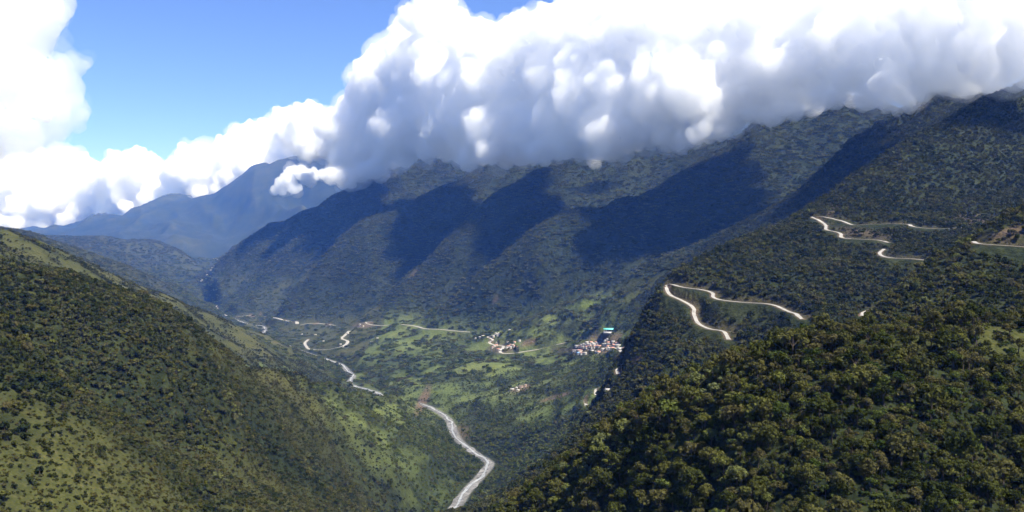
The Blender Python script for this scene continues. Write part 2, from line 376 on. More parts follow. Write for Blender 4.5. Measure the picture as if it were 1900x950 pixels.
# ------------------------------------------------------------------ roads: benches cut into the slopes
ROADS = [  # name, half width, points (px, py), nearest distance
    ("pass_road", 2.9, 1150, [(1880, 417), (1842, 419), (1800, 421), (1760, 424), (1722, 424), (1692, 420), (1686, 416), (1650, 415), (1600, 417), (1582, 418), (1566, 411), (1545, 406), (1528, 402), (1508, 402), (1520, 409), (1532, 418), (1533, 426), (1550, 430), (1560, 433), (1561, 441), (1575, 443), (1610, 444), (1636, 446), (1648, 450)]),
    ("pass_road", 2.6, 1150, [(1640, 462), (1632, 470), (1640, 476), (1660, 479), (1690, 480), (1720, 483)]),
    ("pass_road", 2.9, 1000, [(1488, 592), (1480, 583), (1462, 578), (1442, 568), (1420, 563), (1390, 562), (1350, 558), (1324, 553), (1322, 543), (1300, 537), (1265, 533), (1248, 527), (1239, 526), (1237, 535), (1243, 547), (1262, 556), (1286, 570), (1288, 584), (1296, 600), (1318, 611), (1342, 614), (1352, 630)]),
    ("pass_road", 2.4, 700, [(1900, 458), (1870, 456), (1840, 454), (1815, 452), (1806, 448)]),
    ("pass_road", 3.4, 700, [(1618, 574), (1604, 580), (1600, 586), (1612, 592)]),
    ("valley_road", 3.0, 1200, [(1147, 694), (1146, 688), (1150, 682), (1154, 676)]),
    ("valley_road", 4.5, 2000, [(1162, 660), (1150, 650), (1142, 645), (1110, 648), (1075, 651), (1058, 652)]),
    ("valley_road", 5.0, 2900, [(1096, 628), (1080, 631), (1060, 634), (1030, 640), (1000, 648), (975, 652), (955, 655), (935, 656), (928, 652), (934, 643), (918, 640), (908, 636), (914, 630), (906, 625), (916, 622), (926, 617)]),
    ("valley_road", 4.5, 3500, [(872, 616), (845, 614), (815, 611), (790, 610), (770, 605), (745, 602), (728, 603), (705, 604), (686, 602), (680, 598), (690, 597)]),
    ("valley_road", 5.0, 3500, [(648, 614), (640, 622), (634, 628), (645, 633), (640, 640), (622, 646), (600, 649), (575, 648), (568, 642), (566, 636), (572, 630)]),
    ("valley_road", 6.0, 5000, [(622, 604), (600, 601), (575, 600), (553, 603), (550, 597), (530, 595), (512, 590), (490, 588), (468, 585), (440, 588)]),
    ("valley_road", 3.2, 1700, [(1100, 770), (1094, 764), (1088, 753), (1086, 744), (1090, 737)]),
    ("valley_road", 3.2, 1800, [(1106, 733), (1105, 726), (1110, 719)]),
]
road_lines = []
for name, hw, dmin, pts in ROADS:
    P = np.array([hit(px, py, dmin) for px, py in pts])
    # drop leaps to another slope
    keep = [0]
    for k in range(1, len(P)):
        if abs(P[k, 1] - P[keep[-1], 1]) < 0.16 * P[k, 1]: keep.append(k)
    if len(keep) < 3:
        md_ = np.median(P[:, 1]); keep = [k for k in range(len(P)) if abs(P[k, 1] - md_) < 0.15 * md_]
    print(name, len(pts), len(keep), P[:, 1].astype(int))
    if len(keep) < 2: continue
    P = resample(P[keep], 4.0)
    z = P[:, 2].copy()
    for _ in range(12):
        z[1:-1] = 0.25 * z[:-2] + 0.5 * z[1:-1] + 0.25 * z[2:]
    P[:, 2] = z
    road_lines.append((name, hw, P))
    far = P[:, 1].mean()
    bl = 10 + far * 0.008
    sel, dist, rz = near_line(P, hw + bl + 14)
    w = smooth(hw + bl, hw + 2.5 + far * 0.0015, dist)
    old = zf[sel].copy()
    zf[sel] = old * (1 - w) + (rz - 0.35) * w
    cut = smooth(0.8, 4, old - rz) * smooth(hw + bl + 4, hw + 2, dist)
    e = EARTH.ravel(); e[sel] = np.maximum(e[sel], np.maximum(0.9 * smooth(hw + 4, hw + 1, dist), 0.4 * cut * (far < 2200)))
    t_ = TREELESS.ravel(); t_[sel] = np.maximum(t_[sel], smooth(hw + 6 + far * 0.0025, hw + 3 + far * 0.0025, dist))
for name, hw, P in road_lines:
    for back in (9.0, 18.0, 27.0, 36.0) if P[:, 1].mean() < 1700 else (9.0, 18.0, 27.0):
        Q = P.copy(); n_ = np.hypot(P[:, 0], P[:, 1]); Q[:, 0] -= back * P[:, 0] / n_; Q[:, 1] -= back * P[:, 1] / n_
        sel, dist, rz = near_line(Q[::2], hw + 9)
        t_ = TREELESS.ravel(); t_[sel] = np.maximum(t_[sel], 0.9 * smooth(hw + 7, hw + 3, dist))
PXG = CX + TT * FPX
PYG = HY - FPX * Z / DD

# ------------------------------------------------------------------ land cover
def patch(px, py, rx, ry, rot=0.0, d0=0, d1=1e9, soft=0.45):
    """soft-edged area of ground given by where it lies on the slopes"""
    c, s = math.cos(math.radians(rot)), math.sin(math.radians(rot))
    dx = PXG - px; dy = PYG - py
    u = (dx * c + dy * s) / rx; v = (-dx * s + dy * c) / ry
    r = np.sqrt(u * u + v * v) + 0.25 * NZ
    return smooth(1 + soft, 1 - soft, r) * (DD > d0) * (DD < d1)
NZ = np.clip(fbm(X, Y, 90, 3, 55) * 1.6, -1, 1)
NZL = fbm(X, Y, 420, 4, 61)
NZF = fbm(X, Y, 26, 3, 77)
G_ = GRASS
def grass(*a, k=1.0, **kw): np.maximum(G_, k * patch(*a, **kw), out=G_)
# left hills: open grass and scrub
left1 = (DD < 1400) & (TT < -0.12)
grass(60, 860, 420, 120, 18, d1=1250, k=0.9)
grass(330, 880, 330, 70, 18, d1=1400, k=0.8)
grass(560, 740, 260, 34, 28, d0=900, d1=2700, k=0.75)
grass(650, 830, 220, 60, 30, d0=1000, d1=2500, k=0.6)
grass(470, 680, 110, 30, 35, d0=850, d1=1500, k=0.6)
grass(180, 510, 340, 50, 26, d0=1350, d1=4200, k=1.0)
grass(420, 610, 180, 40, 24, d0=1350, d1=4600, k=1.0)
grass(300, 500, 300, 45, 12, d0=4300, d1=14000, k=0.55)
grass(300, 440, 400, 60, -15, d0=13500, k=0.25)
# near hill: sunny meadow on its top
grass(1895, 628, 95, 34, 0, d0=350, d1=520, k=1.5)
grass(1790, 632, 220, 36, 0, d0=330, d1=520, k=0.4)
# valley floor fields
for a in [(1010, 600, 150, 12, -26), (1080, 570, 120, 8, -24), (880, 665, 110, 9, -18), (800, 690, 90, 10, -20), (720, 625, 60, 12, 8), (690, 577, 26, 8, -22), (540, 527, 60, 6, -22),
          (1100, 730, 90, 10, -15), (1040, 760, 120, 16, -18), (880, 700, 120, 9, -22), (940, 690, 70, 7, -20), (1160, 625, 50, 8, -38), (1120, 612, 30, 26, 0), (640, 655, 34, 5, -12), (730, 640, 80, 14, 0), (620, 625, 50, 12, 0), (980, 760, 70, 12, -20), (670, 700, 14, 8, 0), (1180, 545, 70, 7, -34), (480, 600, 50, 12, 10), (470, 640, 90, 10, 20)]:
    grass(*a, d0=1900, d1=9000, k=1.0)
grass(900, 690, 300, 80, -18, d0=1950, d1=4800, k=0.85)
grass(680, 630, 200, 50, 0, d0=3300, d1=6500, k=0.85)
VALLEY = smooth(-220, -330, Z) * smooth(1500, 1900, DD) * (X > -700)
# bare earth: slips, cuts, tilled fields, town ground
def earth(*a, k=1.0, **kw): np.maximum(EARTH, k * patch(*a, **kw), out=EARTH)
earth(1600, 432, 50, 8, 8, d0=1300, d1=1900, k=0.5)
earth(1548, 385, 26, 6, -48, d0=1500, d1=2200, k=0.55)
earth(1800, 408, 50, 10, 0, d0=1400, d1=2000, k=0.5)
earth(1870, 435, 40, 12, -20, d0=800, d1=1100, k=0.7)
earth(1515, 270, 40, 16, -40, d0=2800, d1=3800, k=0.5)
earth(785, 742, 8, 26, 25, d0=2400, d1=4000, k=0.9)
earth(1188, 765, 9, 34, 10, d0=380, d1=520, k=0.8)
earth(980, 636, 16, 6, -15, d0=2900, d1=4200, k=0.9)
earth(1130, 626, 36, 10, 0, d0=2900, d1=4200, k=0.8)
earth(1100, 648, 62, 9, -2, d0=2700, d1=3900, k=0.75)
earth(1160, 664, 18, 9, 0, d0=2300, d1=3500, k=0.8)
earth(930, 646, 26, 9, 0, d0=3000, d1=4300, k=0.6)
earth(1030, 737, 30, 4, -15, d0=2000, d1=3300, k=0.9)
earth(966, 722, 18, 6, -15, d0=2300, d1=3500, k=0.8)
earth(860, 800, 16, 14, 20, d0=2300, d1=3000, k=0.5)
earth(1180, 668, 22, 5, -40, d0=1200, d1=2400, k=0.7)
earth(1170, 640, 40, 3, -52, d0=1200, d1=2400, k=0.35)
earth(672, 604, 18, 5, 0, d0=3600, d1=6000, k=0.6)
earth(770, 505, 12, 3, -40, d0=4500, d1=5400, k=0.6)
earth(920, 555, 8, 4, -40, d0=3800, d1=4700, k=0.6)
GRASS *= 1 - 0.7 * SCARP
GRASS *= np.clip(0.72 + 0.9 * NZ + 0.8 * NZF, 0, 1)
EARTH *= np.clip(0.8 + 0.6 * NZF, 0, 1)
FOREST = np.clip(1 - 1.15 * GRASS - 1.3 * EARTH - 2 * GRAVEL - 2 * TREELESS, 0, 1)
FOREST *= np.clip(1.15 + 0.9 * NZL, 0.45, 1)

# rounded crests paler: dry scrub, and sunlight painted in; hollows keep darker forest
def blur(A, ry, rx):
    for ax, r_ in ((0, ry), (1, rx)):
        pad = [(0, 0), (0, 0)]; pad[ax] = (r_ + 1, r_)
        c_ = np.cumsum(np.pad(A, pad, mode='edge'), axis=ax)
        n_ = A.shape[ax]; w_ = 2 * r_ + 1
        A = (np.take(c_, range(w_, w_ + n_), axis=ax) - np.take(c_, range(0, n_), axis=ax)) / w_
    return A
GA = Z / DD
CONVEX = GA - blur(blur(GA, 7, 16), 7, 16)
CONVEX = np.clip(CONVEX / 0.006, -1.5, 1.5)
DRY_LIT = smooth(0.15, 0.9, CONVEX + 0.35 * NZ + 0.3 * NZL) * (DD > 2300)

# ------------------------------------------------------------------ materials
def new_mat(name):
    m = bpy.data.materials.new(name); m.use_nodes = True
    n = m.node_tree.nodes; n.clear()
    out = n.new("ShaderNodeOutputMaterial")
    return m, m.node_tree, out

def N(nt, kind, **kw):
    n = nt.nodes.new(kind)
    for k, v in kw.items():
        if k.startswith("i_"):
            key = k[2:]
            n.inputs[int(key) if key.isdigit() else key].default_value = v
        else: setattr(n, k, v)
    return n

def ramp(nt, stops, interp='LINEAR'):
    r = nt.nodes.new("ShaderNodeValToRGB"); r.color_ramp.interpolation = interp
    e = r.color_ramp.elements
    while len(e) < len(stops): e.new(0.5)
    for el, (p, c) in zip(e, stops):
        el.position = p; el.color = (*c, 1)
    return r

def mixc(nt, fac, a, b, blend='MIX'):
    m = nt.nodes.new("ShaderNodeMix"); m.data_type = 'RGBA'; m.blend_type = blend
    for sock, v in ((m.inputs["Factor"], fac), (m.inputs[6], a), (m.inputs[7], b)):
        if hasattr(v, "is_linked") or hasattr(v, "links"): nt.links.new(v, sock)
        elif isinstance(v, tuple): sock.default_value = (*v, 1)
        else: sock.default_value = v
    return m.outputs[2]

def bsdf(nt, out, color, rough=0.9, spec=0.2, normal=None):
    b = nt.nodes.new("ShaderNodeBsdfPrincipled")
    b.inputs["Roughness"].default_value = rough
    b.inputs["Specular IOR Level"].default_value = spec
    if hasattr(color, "links"): nt.links.new(color, b.inputs["Base Color"])
    else: b.inputs["Base Color"].default_value = (*color, 1)
    if normal is not None: nt.links.new(normal, b.inputs["Normal"])
    nt.links.new(b.outputs[0], out.inputs["Surface"])
    return b

def noise(nt, scale, detail=4.0, rough=0.55, vec=None):
    n = N(nt, "ShaderNodeTexNoise"); n.inputs["Scale"].default_value = scale
    n.inputs["Detail"].default_value = detail; n.inputs["Roughness"].default_value = rough
    if vec is not None: nt.links.new(vec, n.inputs["Vector"])
    return n.outputs["Fac"]

def ground_material():
    m, nt, out = new_mat("ground_cover")
    pos = N(nt, "ShaderNodeNewGeometry").outputs["Position"]
    cov = N(nt, "ShaderNodeAttribute", attribute_name="cover")
    sep = N(nt, "ShaderNodeSeparateColor"); nt.links.new(cov.outputs["Color"], sep.inputs[0])
    grs, ear, grv = sep.outputs[0], sep.outputs[1], sep.outputs[2]
    can = noise(nt, 0.075, 3, 0.6, pos)          # crowns, about 13 m
    big = noise(nt, 0.004, 4, 0.6, pos)
    fine = noise(nt, 0.35, 3, 0.65, pos)
    f1 = ramp(nt, [(0.30, (0.008, 0.012, 0.005)), (0.5, (0.016, 0.021, 0.008)), (0.72, (0.034, 0.040, 0.014))]); nt.links.new(can, f1.inputs[0])
    f2 = ramp(nt, [(0.35, (0.65, 0.75, 0.8)), (0.65, (1.25, 1.15, 0.95))]); nt.links.new(big, f2.inputs[0])
    forest = mixc(nt, 1.0, f1.outputs[0], f2.outputs[0], 'MULTIPLY')
    g1 = ramp(nt, [(0.32, (0.024, 0.030, 0.008)), (0.52, (0.054, 0.056, 0.016)), (0.7, (0.095, 0.080, 0.030))])
    mx = N(nt, "ShaderNodeMath", operation='MULTIPLY_ADD'); nt.links.new(fine, mx.inputs[0]); mx.inputs[1].default_value = 0.55
    md = N(nt, "ShaderNodeMath", operation='MULTIPLY'); nt.links.new(big, md.inputs[0]); md.inputs[1].default_value = 0.45
    nt.links.new(md.outputs[0], mx.inputs[2]); nt.links.new(mx.outputs[0], g1.inputs[0])
    e1 = ramp(nt, [(0.3, (0.055, 0.034, 0.022)), (0.55, (0.12, 0.080, 0.055)), (0.75, (0.20, 0.15, 0.10))]); nt.links.new(fine, e1.inputs[0])
    v1 = ramp(nt, [(0.3, (0.08, 0.08, 0.07)), (0.7, (0.20, 0.19, 0.18))]); nt.links.new(fine, v1.inputs[0])
    g2 = ramp(nt, [(0.32, (0.040, 0.056, 0.014)), (0.5, (0.088, 0.110, 0.028)), (0.7, (0.155, 0.165, 0.05))]); nt.links.new(mx.outputs[0], g2.inputs[0])
    gr = mixc(nt, cov.outputs["Alpha"], g1.outputs[0], g2.outputs[0])
    c = mixc(nt, grs, forest, gr); c = mixc(nt, ear, c, e1.outputs[0]); c = mixc(nt, grv, c, v1.outputs[0])
    bmp = N(nt, "ShaderNodeBump"); bmp.inputs["Distance"].default_value = 9.0; bmp.inputs["Strength"].default_value = 0.75
    nt.links.new(can, bmp.inputs["Height"])
    bsdf(nt, out, c, 0.95, 0.1, bmp.outputs[0])
    return m
M_GROUND = ground_material()

def leaf_material(name, stops, seed=0.0, loc_scale=0.012):
    """crown colour: each tree its own shade, drifting across the slope"""
    m, nt, out = new_mat(name)
    oi = N(nt, "ShaderNodeObjectInfo")
    nz = noise(nt, loc_scale, 2, 0.5, oi.outputs["Location"])
    a = N(nt, "ShaderNodeMath", operation='MULTIPLY_ADD'); nt.links.new(oi.outputs["Random"], a.inputs[0]); a.inputs[1].default_value = 0.62
    b = N(nt, "ShaderNodeMath", operation='MULTIPLY_ADD'); nt.links.new(nz, b.inputs[0]); b.inputs[1].default_value = 1.1; b.inputs[2].default_value = -0.36 + seed
    nt.links.new(b.outputs[0], a.inputs[2])
    r = ramp(nt, [(p, tuple(0.75 * v for v in c)) for p, c in stops]); nt.links.new(a.outputs[0], r.inputs[0])
    pos = N(nt, "ShaderNodeTexCoord").outputs["Object"]
    lf = noise(nt, 3.0, 3, 0.7, pos)
    lr = ramp(nt, [(0.3, (0.6, 0.62, 0.6)), (0.7, (1.45, 1.4, 1.3))]); nt.links.new(lf, lr.inputs[0])
    c = mixc(nt, 1.0, r.outputs[0], lr.outputs[0], 'MULTIPLY')
    d = N(nt, "ShaderNodeBsdfDiffuse"); nt.links.new(c, d.inputs["Color"])
    t = N(nt, "ShaderNodeBsdfTranslucent"); nt.links.new(c, t.inputs["Color"])
    mx = N(nt, "ShaderNodeMixShader"); mx.inputs[0].default_value = 0.25
    nt.links.new(d.outputs[0], mx.inputs[1]); nt.links.new(t.outputs[0], mx.inputs[2])
    nt.links.new(mx.outputs[0], out.inputs["Surface"])
    return m
OLIVE = [(0.0, (0.020, 0.028, 0.008)), (0.25, (0.045, 0.055, 0.014)), (0.45, (0.075, 0.080, 0.022)), (0.62, (0.095, 0.085, 0.035)), (0.8, (0.115, 0.125, 0.030)), (1.0, (0.15, 0.17, 0.085))]
FRESH = [(0.0, (0.022, 0.036, 0.009)), (0.25, (0.050, 0.072, 0.017)), (0.5, (0.088, 0.112, 0.027)), (0.8, (0.135, 0.150, 0.040)), (1.0, (0.15, 0.17, 0.08))]
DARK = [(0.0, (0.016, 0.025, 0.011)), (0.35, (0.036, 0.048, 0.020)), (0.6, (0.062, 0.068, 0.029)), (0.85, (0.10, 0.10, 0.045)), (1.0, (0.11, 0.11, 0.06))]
M_OLIVE = leaf_material("foliage_olive", OLIVE)
M_FRESH = leaf_material("foliage_green", FRESH)
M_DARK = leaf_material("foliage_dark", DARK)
M_PALE = leaf_material("foliage_dry_lit", [(0.0, (0.045, 0.055, 0.022)), (0.4, (0.085, 0.095, 0.042)), (0.7, (0.115, 0.118, 0.056)), (1.0, (0.15, 0.15, 0.08))])  # crest foliage: dry scrub tone with the sunlit look put into the colour
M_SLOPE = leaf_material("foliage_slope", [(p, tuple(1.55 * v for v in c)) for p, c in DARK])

def simple_mat(name, color, rough=0.85, var=0.25, scale=0.3, spec=0.2):
    m, nt, out = new_mat(name)
    pos = N(nt, "ShaderNodeNewGeometry").outputs["Position"]
    f = noise(nt, scale, 4, 0.6, pos)
    r = ramp(nt, [(0.3, tuple(c * (1 - var) for c in color)), (0.7, tuple(min(1, c * (1 + var)) for c in color))]); nt.links.new(f, r.inputs[0])
    bsdf(nt, out, r.outputs[0], rough, spec)
    return m
M_BARK = simple_mat("bark", (0.055, 0.042, 0.03), 0.9, 0.35, 4.0)
M_ROAD = simple_mat("pale_gravel_road", (0.27, 0.255, 0.23), 0.95, 0.25, 0.12)
M_WATER_BED = simple_mat("river_gravel", (0.14, 0.136, 0.13), 0.9, 0.7, 0.06)
M_RIVER = simple_mat("white_water", (0.23, 0.24, 0.245), 0.4, 0.6, 0.11, 0.4)

# ------------------------------------------------------------------ the ground
ii = np.arange(NL * NT).reshape(NL, NT)
quads = np.stack([ii[:-1, :-1], ii[:-1, 1:], ii[1:, 1:], ii[1:, :-1]], -1).reshape(-1, 4)
me = mesh_np("ground", np.stack([X, Y, Z], -1).reshape(-1, 3), quads, [M_GROUND], smooth=True)
ca = me.color_attributes.new("cover", 'FLOAT_COLOR', 'POINT')
ca.data.foreach_set("color", np.stack([np.maximum(GRASS, 0.55 * DRY_LIT * (DD > 9000)), EARTH, GRAVEL, VALLEY], -1).astype(np.float32).ravel())
ground = tag(link("ground", me), "steep forested mountains and hills around a deep green valley", None, kind="structure")

def ribbon(line, hw, dz, mat, name, wob=0.0, seed=1):
    """a strip lying along a line"""
    L = line.copy()
    tx = np.gradient(L[:, 0]); ty = np.gradient(L[:, 1])
    n = np.stack([-ty, tx], 1) / (np.hypot(tx, ty)[:, None] + 1e-6)
    s = np.arange(len(L)) * 1.0
    wl = hw * (1 + wob * np.interp(s, s, perlin(s / 6.0, s * 0 + 3.3, seed))); wr = hw * (1 + wob * perlin(s / 6.0, s * 0 + 8.8, seed))
    a = np.column_stack([L[:, :2] + n * wl[:, None], L[:, 2] + dz]); b = np.column_stack([L[:, :2] - n * wr[:, None], L[:, 2] + dz])
    mid = np.column_stack([L[:, :2], L[:, 2] + dz + 0.12])
    k = len(L); co = np.vstack([a, mid, b]); i = np.arange(k - 1)
    q = np.vstack([np.stack([i, i + k, i + k + 1, i + 1], 1), np.stack([i + k, i + 2 * k, i + 2 * k + 1, i + k + 1], 1)])
    return link(name, mesh_np(name, co, q, [mat], True))
for name, hw, P in road_lines:
    tag(ribbon(P, hw * (1 + max(0, P[:, 1].mean() - 1800) / 6000), 0.15, M_ROAD, name, 0.25), kind="structure")
bed = tag(ribbon(riv, 9.5, 0.1, M_WATER_BED, "river_bank", 1.1, 5), kind="structure")
wl = riv.copy(); s_ = np.arange(len(wl))
tx = np.gradient(wl[:, 0]); ty = np.gradient(wl[:, 1]); nn = np.stack([-ty, tx], 1) / np.hypot(tx, ty)[:, None]
wl[:, :2] += nn * (7 * perlin(s_ / 9.0, s_ * 0 + 1.7, 31))[:, None]
tag(ribbon(wl, 2.8, 0.6, M_RIVER, "river", 1.3, 8), kind="structure")

def unit_rows(v): return v / (np.linalg.norm(v, axis=1, keepdims=True) + 1e-9)


# ------------------------------------------------------------------ clouds
def cloud_material(name, density, aniso=0.15):
    m, nt, out = new_mat(name)
    v = N(nt, "ShaderNodeVolumeScatter")
    v.inputs["Color"].default_value = (1, 1, 1, 1)
    v.inputs["Density"].default_value = density
    v.inputs["Anisotropy"].default_value = aniso
    nt.links.new(v.outputs[0], out.inputs["Volume"])
    return m
def core_material():
    m, nt, out = new_mat("cloud_core")
    d = N(nt, "ShaderNodeBsdfDiffuse"); d.inputs["Color"].default_value = (0.985, 0.985, 0.985, 1)
    nt.links.new(d.outputs[0], out.inputs["Surface"])
    return m
M_CORE = core_material()

def points_to_mesh(name, P, R, voxel, disp, mat, thr=0.12):
    """closed surface round a heap of puffs, roughened by noise; returned as a plain mesh"""
    P = np.asarray(P); R = np.asarray(R); ok_ = R > 1.7 * voxel
    P = P[ok_]; R = R[ok_]
    me = bpy.data.meshes.new(name + "_src")
    me.vertices.add(len(P)); me.vertices.foreach_set("co", np.asarray(P, np.float32).ravel())
    a = me.attributes.new("rad", 'FLOAT', 'POINT'); a.data.foreach_set("value", np.asarray(R, np.float32))
    o = bpy.data.objects.new(name + "_src", me); COL.objects.link(o)
    g = bpy.data.node_groups.new(name, 'GeometryNodeTree')
    g.interface.new_socket("Geometry", in_out='INPUT', socket_type='NodeSocketGeometry')
    g.interface.new_socket("Geometry", in_out='OUTPUT', socket_type='NodeSocketGeometry')
    gi = g.nodes.new("NodeGroupInput"); go = g.nodes.new("NodeGroupOutput")
    mp = g.nodes.new("GeometryNodeMeshToPoints")
    ra = g.nodes.new("GeometryNodeInputNamedAttribute"); ra.data_type = 'FLOAT'; ra.inputs["Name"].default_value = "rad"
    g.links.new(gi.outputs[0], mp.inputs["Mesh"]); g.links.new(ra.outputs["Attribute"], mp.inputs["Radius"])
    pv = g.nodes.new("GeometryNodePointsToVolume"); pv.resolution_mode = 'VOXEL_SIZE' if hasattr(pv, 'resolution_mode') else None
    pv.inputs["Voxel Size"].default_value = voxel
    g.links.new(mp.outputs[0], pv.inputs["Points"]); g.links.new(ra.outputs["Attribute"], pv.inputs["Radius"])
    vm = g.nodes.new("GeometryNodeVolumeToMesh"); vm.inputs["Threshold"].default_value = thr
    g.links.new(pv.outputs[0], vm.inputs["Volume"])
    g.links.new(vm.outputs[0], go.inputs[0])
    o.modifiers.new("m", 'NODES').node_group = g
    dg = bpy.context.evaluated_depsgraph_get()
    ev = o.evaluated_get(dg)
    m2 = bpy.data.meshes.new_from_object(ev)
    bpy.data.objects.remove(o)
    n = len(m2.vertices)
    co = np.empty(n * 3, np.float32); m2.vertices.foreach_get("co", co); co = co.reshape(-1, 3).astype(float)
    no = np.empty(n * 3, np.float32); m2.vertices.foreach_get("normal", no); no = no.reshape(-1, 3)
    if disp:
        h = 0
        for k, lam in enumerate((disp * 8, disp * 4.2, disp * 2.2, disp * 1.15)):
            # 3-d noise from two crossing planes
            nz = np.abs(perlin(co[:, 0] / lam + 0.31 * co[:, 2] / lam, co[:, 2] / lam - 0.27 * co[:, 1] / lam, 200 + k)) + np.abs(perlin(co[:, 1] / lam, co[:, 0] / lam + co[:, 2] / lam * 0.8, 210 + k))
            h = h + (0.5 - nz) * disp * (0.6 ** k)
        co = co + no * (h * np.clip(co[:, 1] / 6000.0, 0.35, 1.0))[:, None]
        m2.vertices.foreach_set("co", co.astype(np.float32).ravel())
    m2.materials.clear(); m2.materials.append(mat)
    m2.polygons.foreach_set("use_smooth", np.ones(len(m2.polygons), bool))
    m2.update()
    return m2

def puffs(bank, r, n_med=9, n_small=6, n_tiny=4, up=0.35):
    """big puffs (px, py, distance, radius px) grown with smaller ones on their faces"""
    P = []; R = []
    big = np.array([[*from_px(a, b, d), rad * d / FPX] for a, b, d, rad in bank])
    lv = big
    P.append(lv[:, :3]); R.append(lv[:, 3])
    for n, lo, hi in ((n_med, 0.32, 0.55), (n_small, 0.3, 0.5), (n_tiny, 0.3, 0.5)):
        q = np.repeat(lv, n, axis=0)
        d = unit_rows(r.normal(0, 1, (len(q), 3)) + np.array([0, -0.35, up]))
        rad = q[:, 3] * r.uniform(lo, hi, len(q))
        c = q[:, :3] + d * (q[:, 3] * r.uniform(0.78, 1.0, len(q)))[:, None]
        lv = np.column_stack([c, rad])
        P.append(c); R.append(rad)
    return P[0], R[0], np.vstack(P), np.concatenate(R)

def make_cloud(name, label, bank, seed, voxel, disp, density, core=0.55, group=None, veil=True, **kw):
    r = np.random.default_rng(seed)
    cp, cr, P, R = puffs(bank, r, **kw)
    o = link(name, points_to_mesh(name, P, R, voxel, disp, cloud_material(name + "_mist", density)))
    tag(o, label, "cloud", group)
    if veil:
        big_ = R > np.quantile(R, 0.55)
        v_ = link("veil", points_to_mesh(name + "_veil", P[big_] + r.normal(0, 0.35, (int(big_.sum()), 3)) * R[big_][:, None], R[big_] * 1.15, voxel * 1.6, disp * 1.1, cloud_material(name + "_veil_mist", density * 0.14)), o)
        v_["kind"] = "stuff"
    if core:
        c = link("core", points_to_mesh(name + "_core", cp, cr * core, voxel * 1.5, 0, M_CORE), o)
        c["kind"] = "stuff"
    print(name, len(P), len(o.data.polygons))
    return o

def fill_bank(lower, upper, depth, px0, px1, step, rad, r, jit=0.35, ddepth=0.04):
    out = []
    lx, ly = zip(*lower); ux, uy = zip(*upper); dx, dy = zip(*depth)
    px = px0
    while px < px1:
        lo = np.interp(px, lx, ly); hi = np.interp(px, ux, uy); d = np.interp(px, dx, dy)
        rr = np.interp(px, *zip(*rad))
        py = lo - rr * 0.5
        first = True
        while py > hi + rr * 0.7 or first:
            f = (lo - py) / max(lo - hi, 1)
            q_ = 0.5 if first else 1.0
            out.append((px + r.normal(0, jit) * step, py + r.normal(0, jit * 0.5) * rr, d * (1 + ddepth * (r.normal(0, 0.6) + 1.2 * f)), q_ * rr * r.uniform(0.75, 1.2)))
            if first: out.append((px + rr * 0.45, py + r.normal(0, 0.12) * rr, d * (1 + ddepth * r.normal(0, 0.6)), q_ * rr * r.uniform(0.7, 1.1)))
            py -= rr * 0.85; first = False
        px += np.interp(px, *zip(*rad)) * step
    return out
rc = np.random.default_rng(11)
BACK = [(x, d_ * 0.84) for x, d_ in DEPTH]
bank = fill_bank([(x, y + np.interp(x, [1400, 1550, 1850, 1950], [4, 34, 34, 14])) for x, y in LOWER], UPPER, BACK, 570, 1975, 0.8, [(560, 34), (800, 40), (1500, 46), (2200, 54)], rc, ddepth=0.045)
def in_gap(p): return ((p[0] - 588) / (40 + p[3] * 0.4)) ** 2 + ((p[1] - 304) / (22 + p[3] * 0.4)) ** 2 < 1
bank = [p for p in bank if not in_gap(p)] + [(1640, 172, 3100, 26), (1672, 168, 3050, 26), (1608, 180, 3200, 24), (1655, 150, 3100, 34), (1669, 187, 3000, 22), (1692, 184, 2950, 22), (1645, 190, 3050, 20), (1337, 243, 3950, 20), (1315, 248, 4000, 20), (1881, 150, 2150, 24), (1908, 142, 2100, 24)]
make_cloud("cloud_bank", "huge white cumulus bank hanging over the right mountain ridges", bank, 21, 10, 19, 0.0145, core=0.3)
LOWF = [(-250, 440), (0, 432), (100, 425), (160, 413), (200, 400), (300, 384), (370, 374), (440, 358), (480, 342), (560, 330), (640, 330)]
UPF = [(-250, 250), (40, 300), (76, 289), (118, 277), (156, 296), (227, 270), (284, 289), (360, 287), (407, 268), (450, 240), (493, 212), (560, 215), (640, 200)]
DEF = [(-250, 24000), (0, 24000), (300, 22500), (500, 21000), (640, 19500)]
bankf = fill_bank(LOWF, UPF, DEF, -230, 640, 0.8, [(-250, 32), (640, 36)], rc)
bankf = [p for p in bankf if not in_gap(p)]
make_cloud("cloud_bank", "long low cumulus bank along the distant blue range on the left", bankf, 22, 34, 62, 0.0068, core=0.3)

